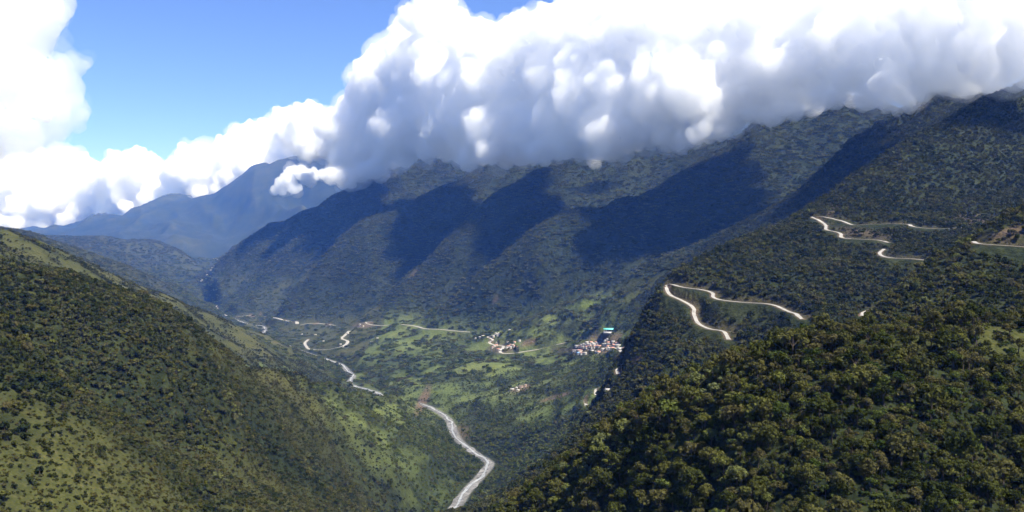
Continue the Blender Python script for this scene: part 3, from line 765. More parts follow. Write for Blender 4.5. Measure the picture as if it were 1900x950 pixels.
# small clouds round the distant peak, the cloud at the upper left, and shreds along the foot of the bank
D9 = 13000
make_cloud("cloud", "small bright cloud shred left of the blue peak's foot", [(520, 343, D9, 11), (533, 333, D9, 15), (546, 350, D9, 11), (510, 353, D9, 9), (524, 354, D9, 9), (556, 348, D9, 7), (540, 318, D9, 12), (560, 322, D9, 14), (580, 326, D9, 12), (598, 322, D9, 9)], 31, 24, 26, 0.012, group="cloud shreds by the far peak")
make_cloud("cloud", "flat bright cloud shred on the slope right of the blue peak", [(610, 337, D9, 6), (626, 333, D9, 9), (642, 330, D9, 9), (655, 329, D9, 6), (585, 343, D9, 5), (594, 341, D9, 5)], 32, 24, 24, 0.012, group="cloud shreds by the far peak")
make_cloud("cloud", "soft white cloud at the upper left edge of the sky", [(25, 60, 4200, 72), (65, 25, 4200, 55), (105, 8, 4300, 34), (25, 150, 4100, 70), (55, 130, 4200, 45), (105, 165, 4200, 48), (140, 122, 4250, 22), (164, 116, 4250, 14), (30, 225, 4100, 62), (85, 215, 4150, 52), (135, 212, 4200, 27), (20, 272, 4100, 38), (-70, 100, 4100, 100), (-70, 220, 4100, 85), (-70, 0, 4100, 100), (60, 260, 4150, 26)], 33, 12, 18, 0.0045, core=0.25)
make_cloud("cloud", "thin torn cloud strip hanging below the bank over the middle spur", [(1092, 290, 5300, 8), (1112, 285, 5300, 12), (1135, 280, 5300, 15), (1160, 273, 5300, 15), (1185, 270, 5300, 11), (1208, 264, 5300, 8), (1128, 292, 5300, 7)], 34, 12, 16, 0.012, core=0)
wisp = []
for px in np.arange(690, 2000, 20):
    d_ = float(np.interp(px, *zip(*DEPTH))); y_ = float(np.interp(px, *zip(*LOWER)))
    wisp.append((px + rc.normal(0, 6), y_ + rc.uniform(-16, 12), d_ * rc.uniform(0.81, 0.93), rc.uniform(8, 20)))
rw_ = np.random.default_rng(35)
_, _, wp_, wr_ = puffs(wisp, rw_, n_med=5, n_small=4, n_tiny=0)
link("wisp", points_to_mesh("wisp", wp_, wr_, 10, 10, cloud_material("cloud_wisp", 0.006)), bpy.data.objects["cloud_bank"])["kind"] = "stuff"

# ------------------------------------------------------------------ haze in the valley air
m, nt_, out = new_mat("blue_haze")
pv = N(nt_, "ShaderNodeVolumePrincipled")
pv.inputs["Color"].default_value = (0.11, 0.30, 1.0, 1)
pv.inputs["Density"].default_value = 2.45e-5
pv.inputs["Anisotropy"].default_value = 0.0
pv.inputs["Absorption Color"].default_value = (1, 1, 1, 1)
nt_.links.new(pv.outputs[0], out.inputs["Volume"])
zb = float(Z.min()) - 1.0
co = np.array([(x, y, z) for z in (zb, 1700.0) for y in (-3000.0, 39000.0) for x in (-32000.0, 32000.0)])
q = np.array([(0, 2, 3, 1), (4, 5, 7, 6), (0, 1, 5, 4), (1, 3, 7, 5), (3, 2, 6, 7), (2, 0, 4, 6)])
tag(link("haze", mesh_np("haze", co, q, [m])), "thin blue haze filling the valley air", kind="stuff")

# ------------------------------------------------------------------ trees
def leaf_quads(centres, normals, size, r):
    """one small leaf-clump face for each centre, tilted about its normal"""
    n = len(centres)
    nv = unit_rows(normals + r.normal(0, 0.45, (n, 3)))
    t = unit_rows(np.cross(nv, r.normal(0, 1, (n, 3)))); b = np.cross(nv, t)
    s = size * r.uniform(0.6, 1.35, n)[:, None]; e = s * r.uniform(0.55, 1.0, n)[:, None]
    p = np.stack([centres - t * s - b * e * 0.5, centres - t * s * 0.2 + b * e, centres + t * s + b * e * 0.4, centres + t * s * 0.3 - b * e], 1)
    return p.reshape(-1, 3)

def crown(r, lobes, leaves, size, flat=0.62, spread=0.36, lobe_r=0.2, base=0.75):
    """unit crown about 1 wide: lobes over a dome, each a clump of leaf faces"""
    a = r.uniform(0, 2 * math.pi, lobes); h = r.uniform(0, 1, lobes)
    rad = spread * np.sqrt(r.uniform(0.05, 1, lobes))
    c = np.stack([rad * np.cos(a), rad * np.sin(a), base + flat * 0.5 * (1 - (rad / spread) ** 2) * 0.9 - 0.12 * h], 1)
    lr = lobe_r * r.uniform(0.65, 1.25, lobes)
    k = r.integers(0, lobes, leaves)
    d = unit_rows(r.normal(0, 1, (leaves, 3)) + np.array([0, 0, 0.55]))
    p = c[k] + d * (lr[k] * r.uniform(0.75, 1.0, leaves))[:, None] * np.array([1, 1, 0.78])
    co = leaf_quads(p, d, size, r)
    return co, np.arange(len(co)).reshape(-1, 4)

def tube(path, radii, seg=5):
    path = np.asarray(path, float); co = []; f = []
    for i, (p, rr) in enumerate(zip(path, radii)):
        for s in range(seg):
            a = 2 * math.pi * s / seg
            co.append(p + np.array([math.cos(a) * rr, math.sin(a) * rr, 0]))
        if i:
            for s in range(seg):
                f.append([(i - 1) * seg + s, (i - 1) * seg + (s + 1) % seg, i * seg + (s + 1) % seg, i * seg + s])
    return np.array(co), np.array(f)

def trunk_geo(r, h=0.85, rad=0.035):
    lean = r.normal(0, 0.05, 2)
    top = np.array([lean[0], lean[1], h])
    co, f = tube([(0, 0, -0.25), (lean[0] * 0.3, lean[1] * 0.3, h * 0.35), top * [0.7, 0.7, 0.75], top], [rad * 1.3, rad, rad * 0.7, rad * 0.4])
    cs, fs = [co], [f]; off = len(co)
    for k in range(4):
        a = r.uniform(0, 2 * math.pi); st = top * 0.62
        en = st + np.array([math.cos(a) * 0.28, math.sin(a) * 0.28, 0.28])
        c2, f2 = tube([st, st * 0.5 + en * 0.5 + [0, 0, 0.04], en], [rad * 0.55, rad * 0.4, rad * 0.2], 4)
        cs.append(c2); fs.append(f2 + off); off += len(c2)
    return np.vstack(cs), np.vstack(fs)

def tree_meshes(tagname, mat, n, lobes, leaves, size, seed, **kw):
    out = []
    for k in range(n):
        r = np.random.default_rng(seed + k)
        co, q = crown(r, lobes, leaves, size, **kw)
        tco, tf = trunk_geo(r)
        cm = mesh_np(tagname + "_crown", co, q, [mat])
        tm = mesh_np(tagname + "_trunk", tco, tf, [M_BARK], True)
        both = mesh_np(tagname, np.vstack([co, tco]), [q, tf + len(co)], [mat, M_BARK])
        mi = np.zeros(len(q) + len(tf), np.int32); mi[len(q):] = 1
        both.polygons.foreach_set("material_index", mi)
        out.append((cm, tm, both))
    return out

NEAR_KINDS = tree_meshes("cloud_forest_tree", M_OLIVE, 5, 16, 620, 0.050, 100) + \
             tree_meshes("cloud_forest_tree", M_OLIVE, 3, 9, 460, 0.055, 140, flat=0.45, spread=0.40, lobe_r=0.17, base=0.8) + \
             tree_meshes("cloud_forest_tree", M_FRESH, 2, 12, 480, 0.055, 180)
SHRUBS = tree_meshes("shrub", M_FRESH, 2, 10, 200, 0.09, 220, base=0.2, spread=0.42) + tree_meshes("shrub", M_OLIVE, 2, 10, 200, 0.09, 240, base=0.2, spread=0.42)
MID_DARK = tree_meshes("hill_tree", M_DARK, 5, 7, 110, 0.12, 300, base=0.5)
MID_OLIVE = tree_meshes("hill_tree", M_OLIVE, 3, 7, 110, 0.12, 330, base=0.5)
MID_FRESH = tree_meshes("valley_tree", M_FRESH, 4, 7, 110, 0.12, 360, base=0.5)

def proto_collection(name, meshes):
    c = bpy.data.collections.new(name)
    for k, me in enumerate(meshes):
        c.objects.link(bpy.data.objects.new("%s_%02d" % (name, k), me))
    return c

def scatter(name, coll, P, scale, idx, label, parent=None):
    """one mass of trees: real tree meshes set at points of the ground"""
    me = bpy.data.meshes.new(name)
    n = len(P)
    me.vertices.add(n); me.vertices.foreach_set("co", np.asarray(P, np.float32).ravel())
    a = me.attributes.new("scl", 'FLOAT_VECTOR', 'POINT'); a.data.foreach_set("vector", np.asarray(scale, np.float32).ravel())
    a = me.attributes.new("idx", 'INT', 'POINT'); a.data.foreach_set("value", np.asarray(idx, np.int32))
    rot = np.zeros((n, 3), np.float32); rot[:, 2] = rng.uniform(0, 2 * math.pi, n); rot[:, :2] = rng.normal(0, 0.08, (n, 2))
    a = me.attributes.new("rot", 'FLOAT_VECTOR', 'POINT'); a.data.foreach_set("vector", rot.ravel())
    o = link(name, me)
    g = bpy.data.node_groups.new(name + "_nodes", 'GeometryNodeTree')
    g.interface.new_socket("Geometry", in_out='INPUT', socket_type='NodeSocketGeometry')
    g.interface.new_socket("Geometry", in_out='OUTPUT', socket_type='NodeSocketGeometry')
    gi = g.nodes.new("NodeGroupInput"); go = g.nodes.new("NodeGroupOutput")
    ci = g.nodes.new("GeometryNodeCollectionInfo"); ci.inputs["Collection"].default_value = coll
    ci.inputs["Separate Children"].default_value = True; ci.inputs["Reset Children"].default_value = True
    ip = g.nodes.new("GeometryNodeInstanceOnPoints"); ip.inputs["Pick Instance"].default_value = True
    def attr(nm, ty):
        x = g.nodes.new("GeometryNodeInputNamedAttribute"); x.data_type = ty; x.inputs["Name"].default_value = nm
        return x.outputs["Attribute"]
    g.links.new(gi.outputs[0], ip.inputs["Points"]); g.links.new(ci.outputs[0], ip.inputs["Instance"])
    g.links.new(attr("idx", 'INT'), ip.inputs["Instance Index"])
    g.links.new(attr("rot", 'FLOAT_VECTOR'), ip.inputs["Rotation"]); g.links.new(attr("scl", 'FLOAT_VECTOR'), ip.inputs["Scale"])
    g.links.new(ip.outputs[0], go.inputs[0])
    md = o.modifiers.new("scatter", 'NODES'); md.node_group = g
    return tag(o, label, "forest", kind="stuff")

# where ground can be seen from about the camera's place
ang = Z / DD
runmax = np.maximum.accumulate(ang, axis=0)
prev = np.vstack([np.full((1, NT), -9.0), runmax[:-1]])
VIS = (ang + 16.0 / DD >= prev - 0.006) & (np.abs(TT) < 0.625) & (ang > -0.375)
cell_dx = (tt[1] - tt[0]) * DD
cell_dy = np.gradient(ll)[:, None] * DD
AREA = cell_dx * cell_dy

def sample(mask_density):
    """random plan points with the given density per square metre"""
    lamb = (mask_density * AREA)[:-1, :-1]
    cnt = rng.poisson(np.clip(lamb, 0, 50))
    j, i = np.nonzero(cnt); r = np.repeat(np.arange(len(j)), cnt[j, i])
    j = j[r]; i = i[r]
    a = rng.uniform(0, 1, len(j)); b = rng.uniform(0, 1, len(j))
    t = tt[i] + a * (tt[1] - tt[0]); l = ll[j] + b * (ll[j + 1] - ll[j])
    d = np.exp(l); x = t * d
    z = (Z[j, i] * (1 - a) + Z[j, i + 1] * a) * (1 - b) + (Z[j + 1, i] * (1 - a) + Z[j + 1, i + 1] * a) * b
    return np.stack([x, d, z], 1), j, i

def vec_scale(s, tall=1.0, jit=0.15):
    n = len(s)
    return np.stack([s * rng.uniform(1 - jit, 1 + jit, n), s * rng.uniform(1 - jit, 1 + jit, n), s * tall * rng.uniform(0.8, 1.25, n)], 1)

NEAR_RIGHT = VIS & (DD < 620) & (TT > -0.06)
MIDZONE = VIS & ~NEAR_RIGHT & (DD < 3300)
FARZONE = VIS & (DD >= 3300) & (DD < 12500)

P, j, i = sample(NEAR_RIGHT * FOREST * 0.058)
size = np.clip(rng.lognormal(math.log(5.1), 0.44, len(P)), 2.4, 13.0)
k = rng.choice(10, len(P), p=[.12, .12, .12, .12, .12, .1, .1, .08, .06, .06])
P[:, 2] -= 0.12 * size
show = size / P[:, 1] * (np.abs(P[:, 0] / P[:, 1]) < 0.57) * (P[:, 2] / P[:, 1] > -0.32) * (ang[j, i] >= prev[j, i] - 0.001)
order = np.argsort(-show)
solo = order[:300]; rest = order[300:]
print("near trees", len(P))
near_coll = proto_collection("near_tree", [t[2] for t in NEAR_KINDS])
scatter("forest", near_coll, P[rest], vec_scale(size[rest]), k[rest], "dense olive cloud forest covering the near right hillside")
for q in solo:
    kk = k[q]; fam = 0 if kk < 5 else (1 if kk < 8 else 2)
    e = link("cloud_forest_tree", None, loc=P[q])
    e.rotation_euler = (rng.normal(0, .06), rng.normal(0, .06), rng.uniform(0, 6.28))
    e.scale = vec_scale(size[q:q + 1])[0]
    qx = CX + FPX * P[q, 0] / P[q, 1]; cr_ = np.interp(qx, *zip(*sorted((a_, b_) for a_, b_, c_ in RF_CREST))); qy = HY - FPX * P[q, 2] / P[q, 1]
    band = ["on the crest", "on the upper face", "halfway down", "low on the face"][int(np.clip((qy - cr_) / 90.0 + 0.55, 0, 3))]
    side = ["at the hill's left end", "left of its middle", "at its middle", "right of its middle", "near the right edge", "at the right edge"][int(np.clip((qx - 1150) / 125.0, 0, 5))]
    sz = "large" if size[q] > 9.2 else ("middling" if size[q] > 7.6 else "smaller")
    what = ["%s dome-crowned olive tree", "%s flat-topped olive tree", "%s fresh green tree"][fam] % sz
    tag(e, "%s %s, near right slope, %s" % (what, band, side), "tree", "%s %s, %s" % (what, band, side))
    link("crown", NEAR_KINDS[kk][0], e); link("trunk", NEAR_KINDS[kk][1], e)
# undergrowth between the near trees
P, j, i = sample(NEAR_RIGHT * np.clip(1 - 0.8 * GRASS - EARTH, 0.05, 1) * (1 - TREELESS) * 0.14)
size = np.clip(rng.lognormal(math.log(2.6), 0.35, len(P)), 1.2, 6)
print("shrubs", len(P))
scatter("undergrowth", proto_collection("near_shrub", [t[2] for t in SHRUBS]), P, vec_scale(size, 0.8), rng.integers(0, 4, len(P)), "low green undergrowth filling gaps between trees on the near hill")

# hills and valley at middle distance
P, j, i = sample(MIDZONE * (np.clip(FOREST, 0, 1) * np.where((DD < 1500) & (TT < 0), 0.075, 0.034 - 0.014 * VALLEY) + (0.0012 + 0.004 * VALLEY) * GRASS * (1 - TREELESS)))
openness = GRASS[j, i]
size = np.clip(rng.lognormal(math.log(5.9), 0.36, len(P)), 2.6, 13.0) * np.where((P[:, 1] < 1500) & (P[:, 0] < 0), 0.78, 1.0) * (1 - 0.5 * openness)
valley = (Z[j, i] < -300) & (X[j, i] > -500) & (DD[j, i] > 1800)
u = rng.uniform(0, 1, len(P))
k = np.where(valley & (u < 0.75), rng.integers(8, 12, len(P)), np.where(u < 0.6, rng.integers(0, 5, len(P)), rng.integers(5, 8, len(P))))
r1 = (P[:, 1] < 1080) & (P[:, 0] > 150)
k = np.where(r1 & (u < 0.9), rng.integers(5, 8, len(P)), k)
P[:, 2] -= 0.15 * size
print("mid trees", len(P))
scatter("forest", proto_collection("mid_tree", [t[2] for t in MID_DARK + MID_OLIVE + MID_FRESH]), P, vec_scale(size), k, "forest spread over the left hills, right spurs and the valley floor")

P, j, i = sample(VIS * (DD < 1700) * (TT < 0.0) * np.clip(GRASS * 1.3 + 0.12, 0, 1) * (1 - TREELESS) * 0.11)
size = np.clip(rng.lognormal(math.log(2.1), 0.4, len(P)), 0.9, 5.0)
print("scrub", len(P))
M_SCRUB = leaf_material("scrub", [(0.0, (0.026, 0.034, 0.010)), (0.35, (0.055, 0.060, 0.018)), (0.7, (0.090, 0.082, 0.028)), (1.0, (0.13, 0.115, 0.055))])
SCRUB = tree_meshes("scrub", M_SCRUB, 3, 9, 60, 0.17, 270, base=0.12, spread=0.45)
scatter("scrub", proto_collection("scrub_bush", [t[0] for t in SCRUB]), P, vec_scale(size, 0.75), rng.integers(0, 3, len(P)), "yellow-green grass and low scrub on the open left hillsides")

on_road = np.zeros((NL, NT), bool)
for name, hw, RP in road_lines:
    for back in (0.0, 7.0, 14.0, 21.0):
        Q = RP[::2].copy(); n_ = np.hypot(Q[:, 0], Q[:, 1]); Q[:, 0] *= 1 - back / n_; Q[:, 1] *= 1 - back / n_
        sel, dist, rz = near_line(Q, hw + 4.0); on_road.ravel()[sel] = True
P, j, i = sample(VIS * (DD > 620) * (DD < 2600) * (TREELESS > 0.2) * ~on_road * (GRAVEL < 0.1) * 0.10)
size = np.clip(rng.lognormal(math.log(1.5), 0.35, len(P)), 0.7, 2.6)
print("verge scrub", len(P))
scatter("scrub", proto_collection("verge_bush", [t[0] for t in MID_DARK[:2] + MID_OLIVE[:1] + MID_FRESH[:1]]), P, vec_scale(size, 0.7), rng.integers(0, 4, len(P)), "low scrub on the cut verges beside the mountain roads")

# far slopes: clumps of several crowns
def clump_mesh(seed, mat):
    r = np.random.default_rng(seed); co = []
    for k in range(11):
        c, q = crown(r, 5, 34, 0.16, base=0.4)
        s = r.uniform(0.25, 0.5)
        co.append(c * s + np.append(r.uniform(-0.5, 0.5, 2), 0))
    co = np.vstack(co)
    return mesh_np("canopy_clump", co, np.arange(len(co)).reshape(-1, 4), [mat])
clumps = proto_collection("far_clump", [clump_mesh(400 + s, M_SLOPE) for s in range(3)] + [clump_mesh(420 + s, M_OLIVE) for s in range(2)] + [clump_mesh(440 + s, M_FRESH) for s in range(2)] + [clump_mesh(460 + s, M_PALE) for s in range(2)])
P, j, i = sample(FARZONE * FOREST * 0.0034 * np.clip(6500.0 / DD, 0, 1) ** 2)
size = rng.uniform(15, 27, len(P)) * np.clip(P[:, 1] / 6500.0, 1, 2)
u = rng.uniform(0, 1, len(P)); valley = Z[j, i] < -420
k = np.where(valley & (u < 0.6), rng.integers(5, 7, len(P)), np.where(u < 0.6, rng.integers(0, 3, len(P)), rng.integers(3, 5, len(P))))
k = np.where((rng.uniform(0, 1, len(P)) < DRY_LIT[j, i]) & ~valley, rng.integers(7, 9, len(P)), k)  # convex ground takes the pale clumps, so crest light is partly painted
P[:, 2] -= 0.1 * size
print("far clumps", len(P))
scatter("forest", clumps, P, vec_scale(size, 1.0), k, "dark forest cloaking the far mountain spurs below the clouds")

# ------------------------------------------------------------------ the village and the houses in the valley
M_WALL = simple_mat("whitewash", (0.47, 0.43, 0.37), 0.9, 0.12, 0.6)
M_WALL2 = simple_mat("adobe_wall", (0.50, 0.40, 0.31), 0.9, 0.15, 0.6)
ROOFS = {"pale tin": simple_mat("tin_roof", (0.38, 0.36, 0.34), 0.6, 0.12, 0.5, 0.4), "rusty red": simple_mat("rusty_roof", (0.48, 0.24, 0.18), 0.8, 0.2, 0.5),
         "brown": simple_mat("brown_roof", (0.26, 0.19, 0.15), 0.85, 0.2, 0.5), "blue": simple_mat("blue_roof", (0.20, 0.36, 0.58), 0.6, 0.1, 0.5)}
M_TEAL = simple_mat("teal_roof", (0.16, 0.66, 0.58), 0.5, 0.06, 0.1, 0.4)
M_CONC = simple_mat("concrete", (0.55, 0.52, 0.48), 0.9, 0.12, 0.4)

def box_geo(x0, x1, y0, y1, z0, z1):
    co = np.array([(x, y, z) for z in (z0, z1) for y in (y0, y1) for x in (x0, x1)], float)
    return co, np.array([(0, 2, 3, 1), (4, 5, 7, 6), (0, 1, 5, 4), (1, 3, 7, 5), (3, 2, 6, 7), (2, 0, 4, 6)])

def house_meshes(L, Wd, H, pitch):
    a, b = L / 2, Wd / 2; r = b * pitch
    co = [(-a, -b, -4), (a, -b, -4), (a, b, -4), (-a, b, -4), (-a, -b, H), (a, -b, H), (a, b, H), (-a, b, H), (-a, 0, H + r), (a, 0, H + r)]
    wq = [(0, 1, 5, 4), (2, 3, 7, 6), (1, 2, 6, 5), (3, 0, 4, 7)]
    wt = [(5, 6, 9), (7, 4, 8)]
    o = 0.6; e = H - o * pitch; t = 0.25; A = a + 0.6; B = b + o
    rc_ = []
    for dz in (0.06, t):
        rc_ += [(-A, -B, e + dz), (A, -B, e + dz), (A, 0, H + r + dz), (-A, 0, H + r + dz), (A, B, e + dz), (-A, B, e + dz)]
    rq = [(6, 7, 8, 9), (9, 8, 10, 11), (0, 3, 2, 1), (3, 5, 4, 2), (0, 1, 7, 6), (4, 5, 11, 10), (1, 2, 8, 7), (2, 4, 10, 8), (3, 0, 6, 9), (5, 3, 9, 11)]
    win = [box_geo(x - 0.5, x + 0.5, -b - 0.06, -b + 0.02, 1.2, 2.2) for x in (-a * 0.55, a * 0.55)]
    door = box_geo(-0.55, 0.55, -b - 0.07, -b + 0.02, 0.0, 2.1)
    return (np.array(co, float), np.array(wq), np.array(wt), np.array(rc_, float), np.array(rq), door, win)
M_DOOR = simple_mat("wooden_door", (0.14, 0.09, 0.06)); M_PANE = simple_mat("dark_window", (0.05, 0.06, 0.07), 0.2, 0.1, 1.0, 0.5)
HOUSE_LIB = {}
def house_lib(kind, wall, roof):
    key = (kind, wall.name, roof)
    if key not in HOUSE_LIB:
        L, Wd, H, p = [(11, 7.5, 4.2, 0.42), (15, 8.0, 4.4, 0.36), (9, 7, 5.6, 0.4), (20, 9, 4.6, 0.34)][kind]
        wco, wq, wt, rco, rq, door, win = house_meshes(L, Wd, H, p)
        HOUSE_LIB[key] = (mesh_np("house_wall", wco, [wq, wt], [wall]), mesh_np("house_roof", rco, rq, [ROOFS[roof]]),
                          mesh_np("house_door", door[0], door[1], [M_DOOR]), [mesh_np("house_window", w_[0], w_[1], [M_PANE]) for w_ in win])
    return HOUSE_LIB[key]

def place_house(px, py, dmin, kind, roof, label, group, adobe=False, scale=1.0, rot=None):
    p = hit(px, py, dmin)
    e = link("house", None, loc=(p[0], p[1], float(ground_z(p[0], p[1])) + 0.6))
    e.rotation_euler = (0, 0, math.radians(rot if rot is not None else random.choice([-12, -4, 6, 14, 22, 80])))
    e.scale = (scale,) * 3
    w_, r_, d_, wn = house_lib(kind, M_WALL2 if adobe else M_WALL, roof)
    link("wall", w_, e); link("roof", r_, e); link("door", d_, e)
    for x in wn: link("window", x, e)
    tag(e, label, "house", group)
    HOUSES.append(p)
    return e
HOUSES = []
V1 = [("above", [(700, 555), (790, 555), (830, 580), (940, 580), (1080, 598), (1110, 520), (1150, 490), (1170, 562), (1280, 545), (590, 610), (640, 592), (690, 612), (730, 590), (780, 605), (860, 605), (900, 562), (1110, 604), (1200, 600), (1290, 612), (1340, 600), (1370, 580), (1405, 568), (480, 636), (530, 642), (590, 650), (640, 656), (690, 662), (760, 640), (800, 660), (860, 650), (920, 645), (970, 640), (1240, 640), (1310, 640), (1380, 632), (1160, 656)]),
      ("below", [(400, 740), (450, 745), (500, 730), (545, 735), (570, 790), (620, 790), (665, 790), (510, 795), (815, 740), (840, 752), (920, 765), (960, 770), (1130, 697), (1200, 692), (1260, 688), (1050, 702)]),
      ("east", [(1420, 700), (1440, 765), (1500, 792), (1545, 800), (1580, 832), (1520, 862), (1565, 862), (1500, 900)])]
def SIDE(zx): return "left end" if zx < 620 else "left of centre" if zx < 850 else "centre" if zx < 1060 else "right of centre" if zx < 1300 else "right end"
WHERE = {"above": "village upper rows below the teal roof", "below": "downhill side of the village street", "east": "by the road bend beyond the village"}
for zone, pts in V1:
    for n_, (zx, zy) in enumerate(pts):
        roof = random.choices(["pale tin", "rusty red", "brown"], [0.6, 0.2, 0.2])[0]
        if zone == "below" and n_ == 3: place_house(1030 + zx / 11.875, 590 + zy / 11.875, 2500, 3, "rusty red", "long house with a pink-red roof on the lower left edge of the valley village", "village houses"); continue
        if zone == "below" and n_ == 7: place_house(1030 + zx / 11.875, 590 + zy / 11.875, 2500, 0, "blue", "small blue-roofed house on the lower left edge of the valley village", "village houses"); continue
        place_house(1030 + zx / 11.875, 590 + zy / 11.875, 2500, random.choice([0, 0, 1, 2]), roof, "white %s-roofed house, %s, %s" % (roof.replace(" ", "-"), WHERE[zone], SIDE(zx)), "village houses %s %s %s" % (zone, SIDE(zx), roof))
for zx, zy in [(420, 290), (470, 238), (510, 265), (550, 242), (740, 410), (890, 440), (790, 490), (820, 502), (760, 522), (800, 547), (845, 500), (875, 512), (920, 542), (500, 450), (480, 500), (440, 522), (400, 542), (530, 590), (575, 610), (720, 552)]:
    roof = random.choices(["pale tin", "rusty red"], [0.8, 0.2])[0]
    place_house(880 + zx / 11.875, 600 + zy / 11.875, 3000, random.choice([0, 1, 2]), roof, "white house with a %s roof in the hamlet at the hairpin bends" % roof, "hamlet houses at the hairpins")
place_house(945, 614.5, 3200, 2, "pale tin", "lone white house at the forest edge above the hamlet", "lone houses")
place_house(964, 634, 3000, 2, "pale tin", "white house beside the bare tilled field above the valley road", "lone houses")
for x, y in [(891, 627), (896, 625), (882, 629)]:
    place_house(x, y, 3000, 0, "pale tin", "pale house among trees left of the hairpin hamlet", "houses left of the hamlet")
for n_, (x, y) in enumerate([(950, 724), (958, 721.5), (967, 719), (975, 716.5), (961, 725.5)]):
    place_house(x, y, 2200, 1 if n_ < 4 else 0, "brown" if n_ in (2, 3) else "pale tin", ("brown-roofed farm building" if n_ in (2, 3) else "pale farm building") + " in the clearing between river and village", "farm compound buildings", adobe=n_ in (2, 3), scale=0.9)
place_house(1128, 727, 1200, 0, "pale tin", "white roadside house just left of the near hill's crest", "roadside houses", scale=0.8)
place_house(1124, 729, 1200, 0, "pale tin", "smaller white shed next to the roadside house by the near hill", "roadside houses", scale=0.55)
for x, y in [(632, 640), (637, 644), (645, 619), (585, 622), (600, 634), (674, 606), (668, 603), (690, 636), (700, 629), (560, 621)]:
    place_house(x, y, 3300, random.choice([0, 1]), "pale tin", "pale farmhouse scattered on the green terraces left of centre", "scattered farmhouses")
for x, y in [(400, 568), (402, 573), (404, 570), (415, 585), (419, 587), (424, 586)]:
    place_house(x, y, 5500, 3, "pale tin", "tiny white house by the river bend at the foot of the far spur", "houses by the far river bend", scale=1.1)
for x, y in [(374, 523), (376, 525), (385, 531), (392, 534), (395, 535), (399, 536), (396, 481), (401, 480), (404, 482)]:
    place_house(x, y, 9000, 3, "pale tin", "tiny white house on the hazy far valley floor", "houses on the far valley floor", scale=1.3)

# teal-roofed sports hall above the village
p = hit(1132, 616, 2800)
hall = link("sports_hall", None, loc=(p[0], p[1], float(ground_z(p[0], p[1])) + 2.0)); hall.rotation_euler = (0, 0, math.radians(-6))
tag(hall, "large open hall under a bright teal roof above the valley village", "hall")
rw, rd = 24.0, 17.0
def roof_half(s):
    prof = [(0, 12.2), (rd * 0.5, 11.2), (rd, 8.8)]
    co = []; 
    for x in (-rw, rw):
        for y, z in prof: co += [(x, s * y, z), (x, s * y, z + 0.25)]
    co = np.array(co, float); q = []
    for k in range(2):
        a_ = 2 * k
        q += [(a_ + 1, a_ + 7, a_ + 9, a_ + 3), (a_, a_ + 2, a_ + 8, a_ + 6)]
    q += [(0, 6, 7, 1), (4, 5, 11, 10), (0, 1, 3, 2), (2, 3, 5, 4), (6, 8, 9, 7), (8, 10, 11, 9)]
    return mesh_np("hall_roof", co, np.array(q), [M_TEAL])
for s_ in (-1, 1): link("roof", roof_half(s_), hall)
post = mesh_np("hall_post", *box_geo(-0.3, 0.3, -0.3, 0.3, -6, 9.4), [M_CONC])
for x in np.linspace(-rw + 2, rw - 2, 6):
    for y in (-rd + 1.5, rd - 1.5): link("post", post, hall, (x, y, -0.7))
link("floor", mesh_np("hall_floor", *box_geo(-rw, rw, -rd, rd, -8, 0.1), [M_CONC]), hall)
link("end_wall", mesh_np("hall_wall", *box_geo(rw - 0.6, rw - 0.2, -rd + 2.2, rd - 2.2, 0.1, 8.4), [M_TEAL]), hall)

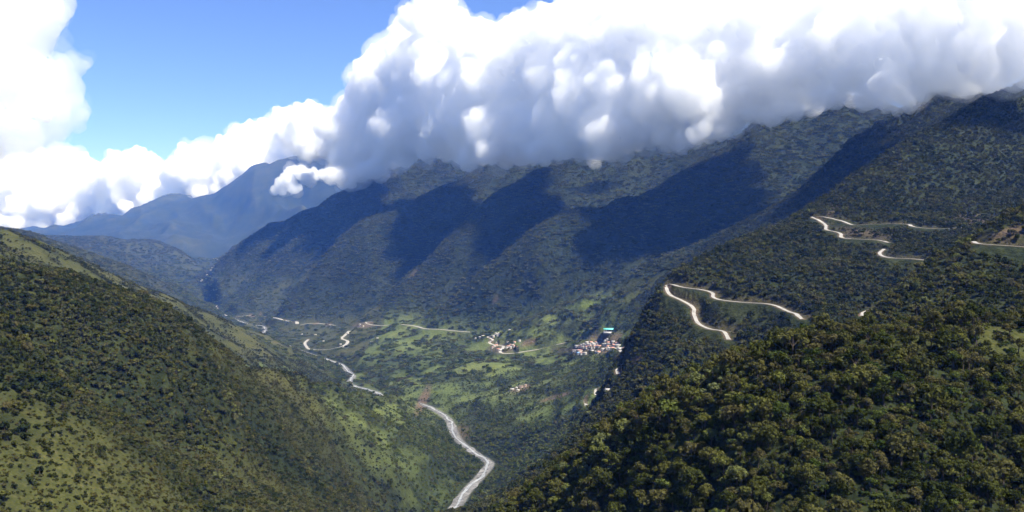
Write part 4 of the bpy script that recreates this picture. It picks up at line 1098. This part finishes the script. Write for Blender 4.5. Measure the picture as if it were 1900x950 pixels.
# tall dark trees standing alone by the village and the hamlet
def tall_tree(px, py, dmin, h, wd, label, seed):
    r = np.random.default_rng(seed)
    p = hit(px, py, dmin)
    e = link("eucalyptus_tree", None, loc=(p[0], p[1], p[2] - 0.5)); tag(e, label, "tree", "tall dark valley trees")
    n = 420
    zz = r.uniform(0.18, 1, n); prof = np.sin(np.clip((zz - 0.1) / 0.95, 0, 1) * math.pi) ** 0.7 * (1.15 - 0.55 * zz)
    a_ = r.uniform(0, 2 * math.pi, n); rr = wd * 0.5 * prof * np.sqrt(r.uniform(0.25, 1, n)) * (1 + 0.35 * np.sin(zz * 23 + 2 * a_))
    P_ = np.stack([rr * np.cos(a_), rr * np.sin(a_), zz * h], 1)
    co = leaf_quads(P_, unit_rows(P_ * [1, 1, 0] + [0, 0, 0.4 * wd]), wd * 0.11, r)
    link("crown", mesh_np("tall_crown", co, np.arange(len(co)).reshape(-1, 4), [M_DARK]), e)
    tc_, tf_ = tube([(0, 0, -2), (0.2, 0, h * 0.4), (0, 0.1, h * 0.85)], [0.55, 0.4, 0.12], 6)
    link("trunk", mesh_np("tall_trunk", tc_, tf_, [M_BARK], True), e)
tall_tree(1057, 670, 2500, 40, 18, "tall dark tree rising below the left end of the village", 501)
tall_tree(1060, 669, 2500, 34, 15, "shorter dark tree beside the tall one below the village", 502)
tall_tree(961, 655, 3000, 27, 13, "tall dark tree beside the valley road at the hamlet", 503)
tall_tree(957, 650, 3000, 22, 12, "dark tree behind the roadside tree at the hamlet", 504)
tall_tree(925, 640, 3000, 22, 12, "dark tree inside the hairpin bends of the hamlet", 505)
tall_tree(1150, 639, 2500, 20, 12, "dark tree at the right end of the village street", 506)
# pole beside the upper road, boulder on the meadow
p = hit(1716, 417, 1300)
e = link("utility_pole", None, loc=(p[0], p[1], p[2])); tag(e, "thin pole standing beside the upper mountain road", "pole")
link("shaft", mesh_np("pole_shaft", *tube([(0, 0, -1), (0, 0, 5), (0, 0, 9)], [0.22, 0.18, 0.13], 8), [M_CONC], True), e)
link("crossarm", mesh_np("pole_arm", *box_geo(-1.0, 1.0, -0.08, 0.08, 8.2, 8.4), [M_BARK]), e)
r = np.random.default_rng(9)
p = hit(1822, 611, 380, 520)
bm_n = unit_rows(r.normal(0, 1, (60, 3)))
import bmesh
bm = bmesh.new()
for v in bm_n * [1.3, 1.0, 0.9] * r.uniform(0.8, 1.1, (60, 1)): bm.verts.new(v)
bmesh.ops.convex_hull(bm, input=bm.verts)
me = bpy.data.meshes.new("boulder"); bm.to_mesh(me); bm.free(); me.materials.append(simple_mat("pale_rock", (0.45, 0.42, 0.38), 0.9, 0.25, 1.2))
tag(link("boulder", me, loc=(p[0], p[1], p[2] + 0.3)), "pale boulder at the edge of the sunny meadow", "boulder")
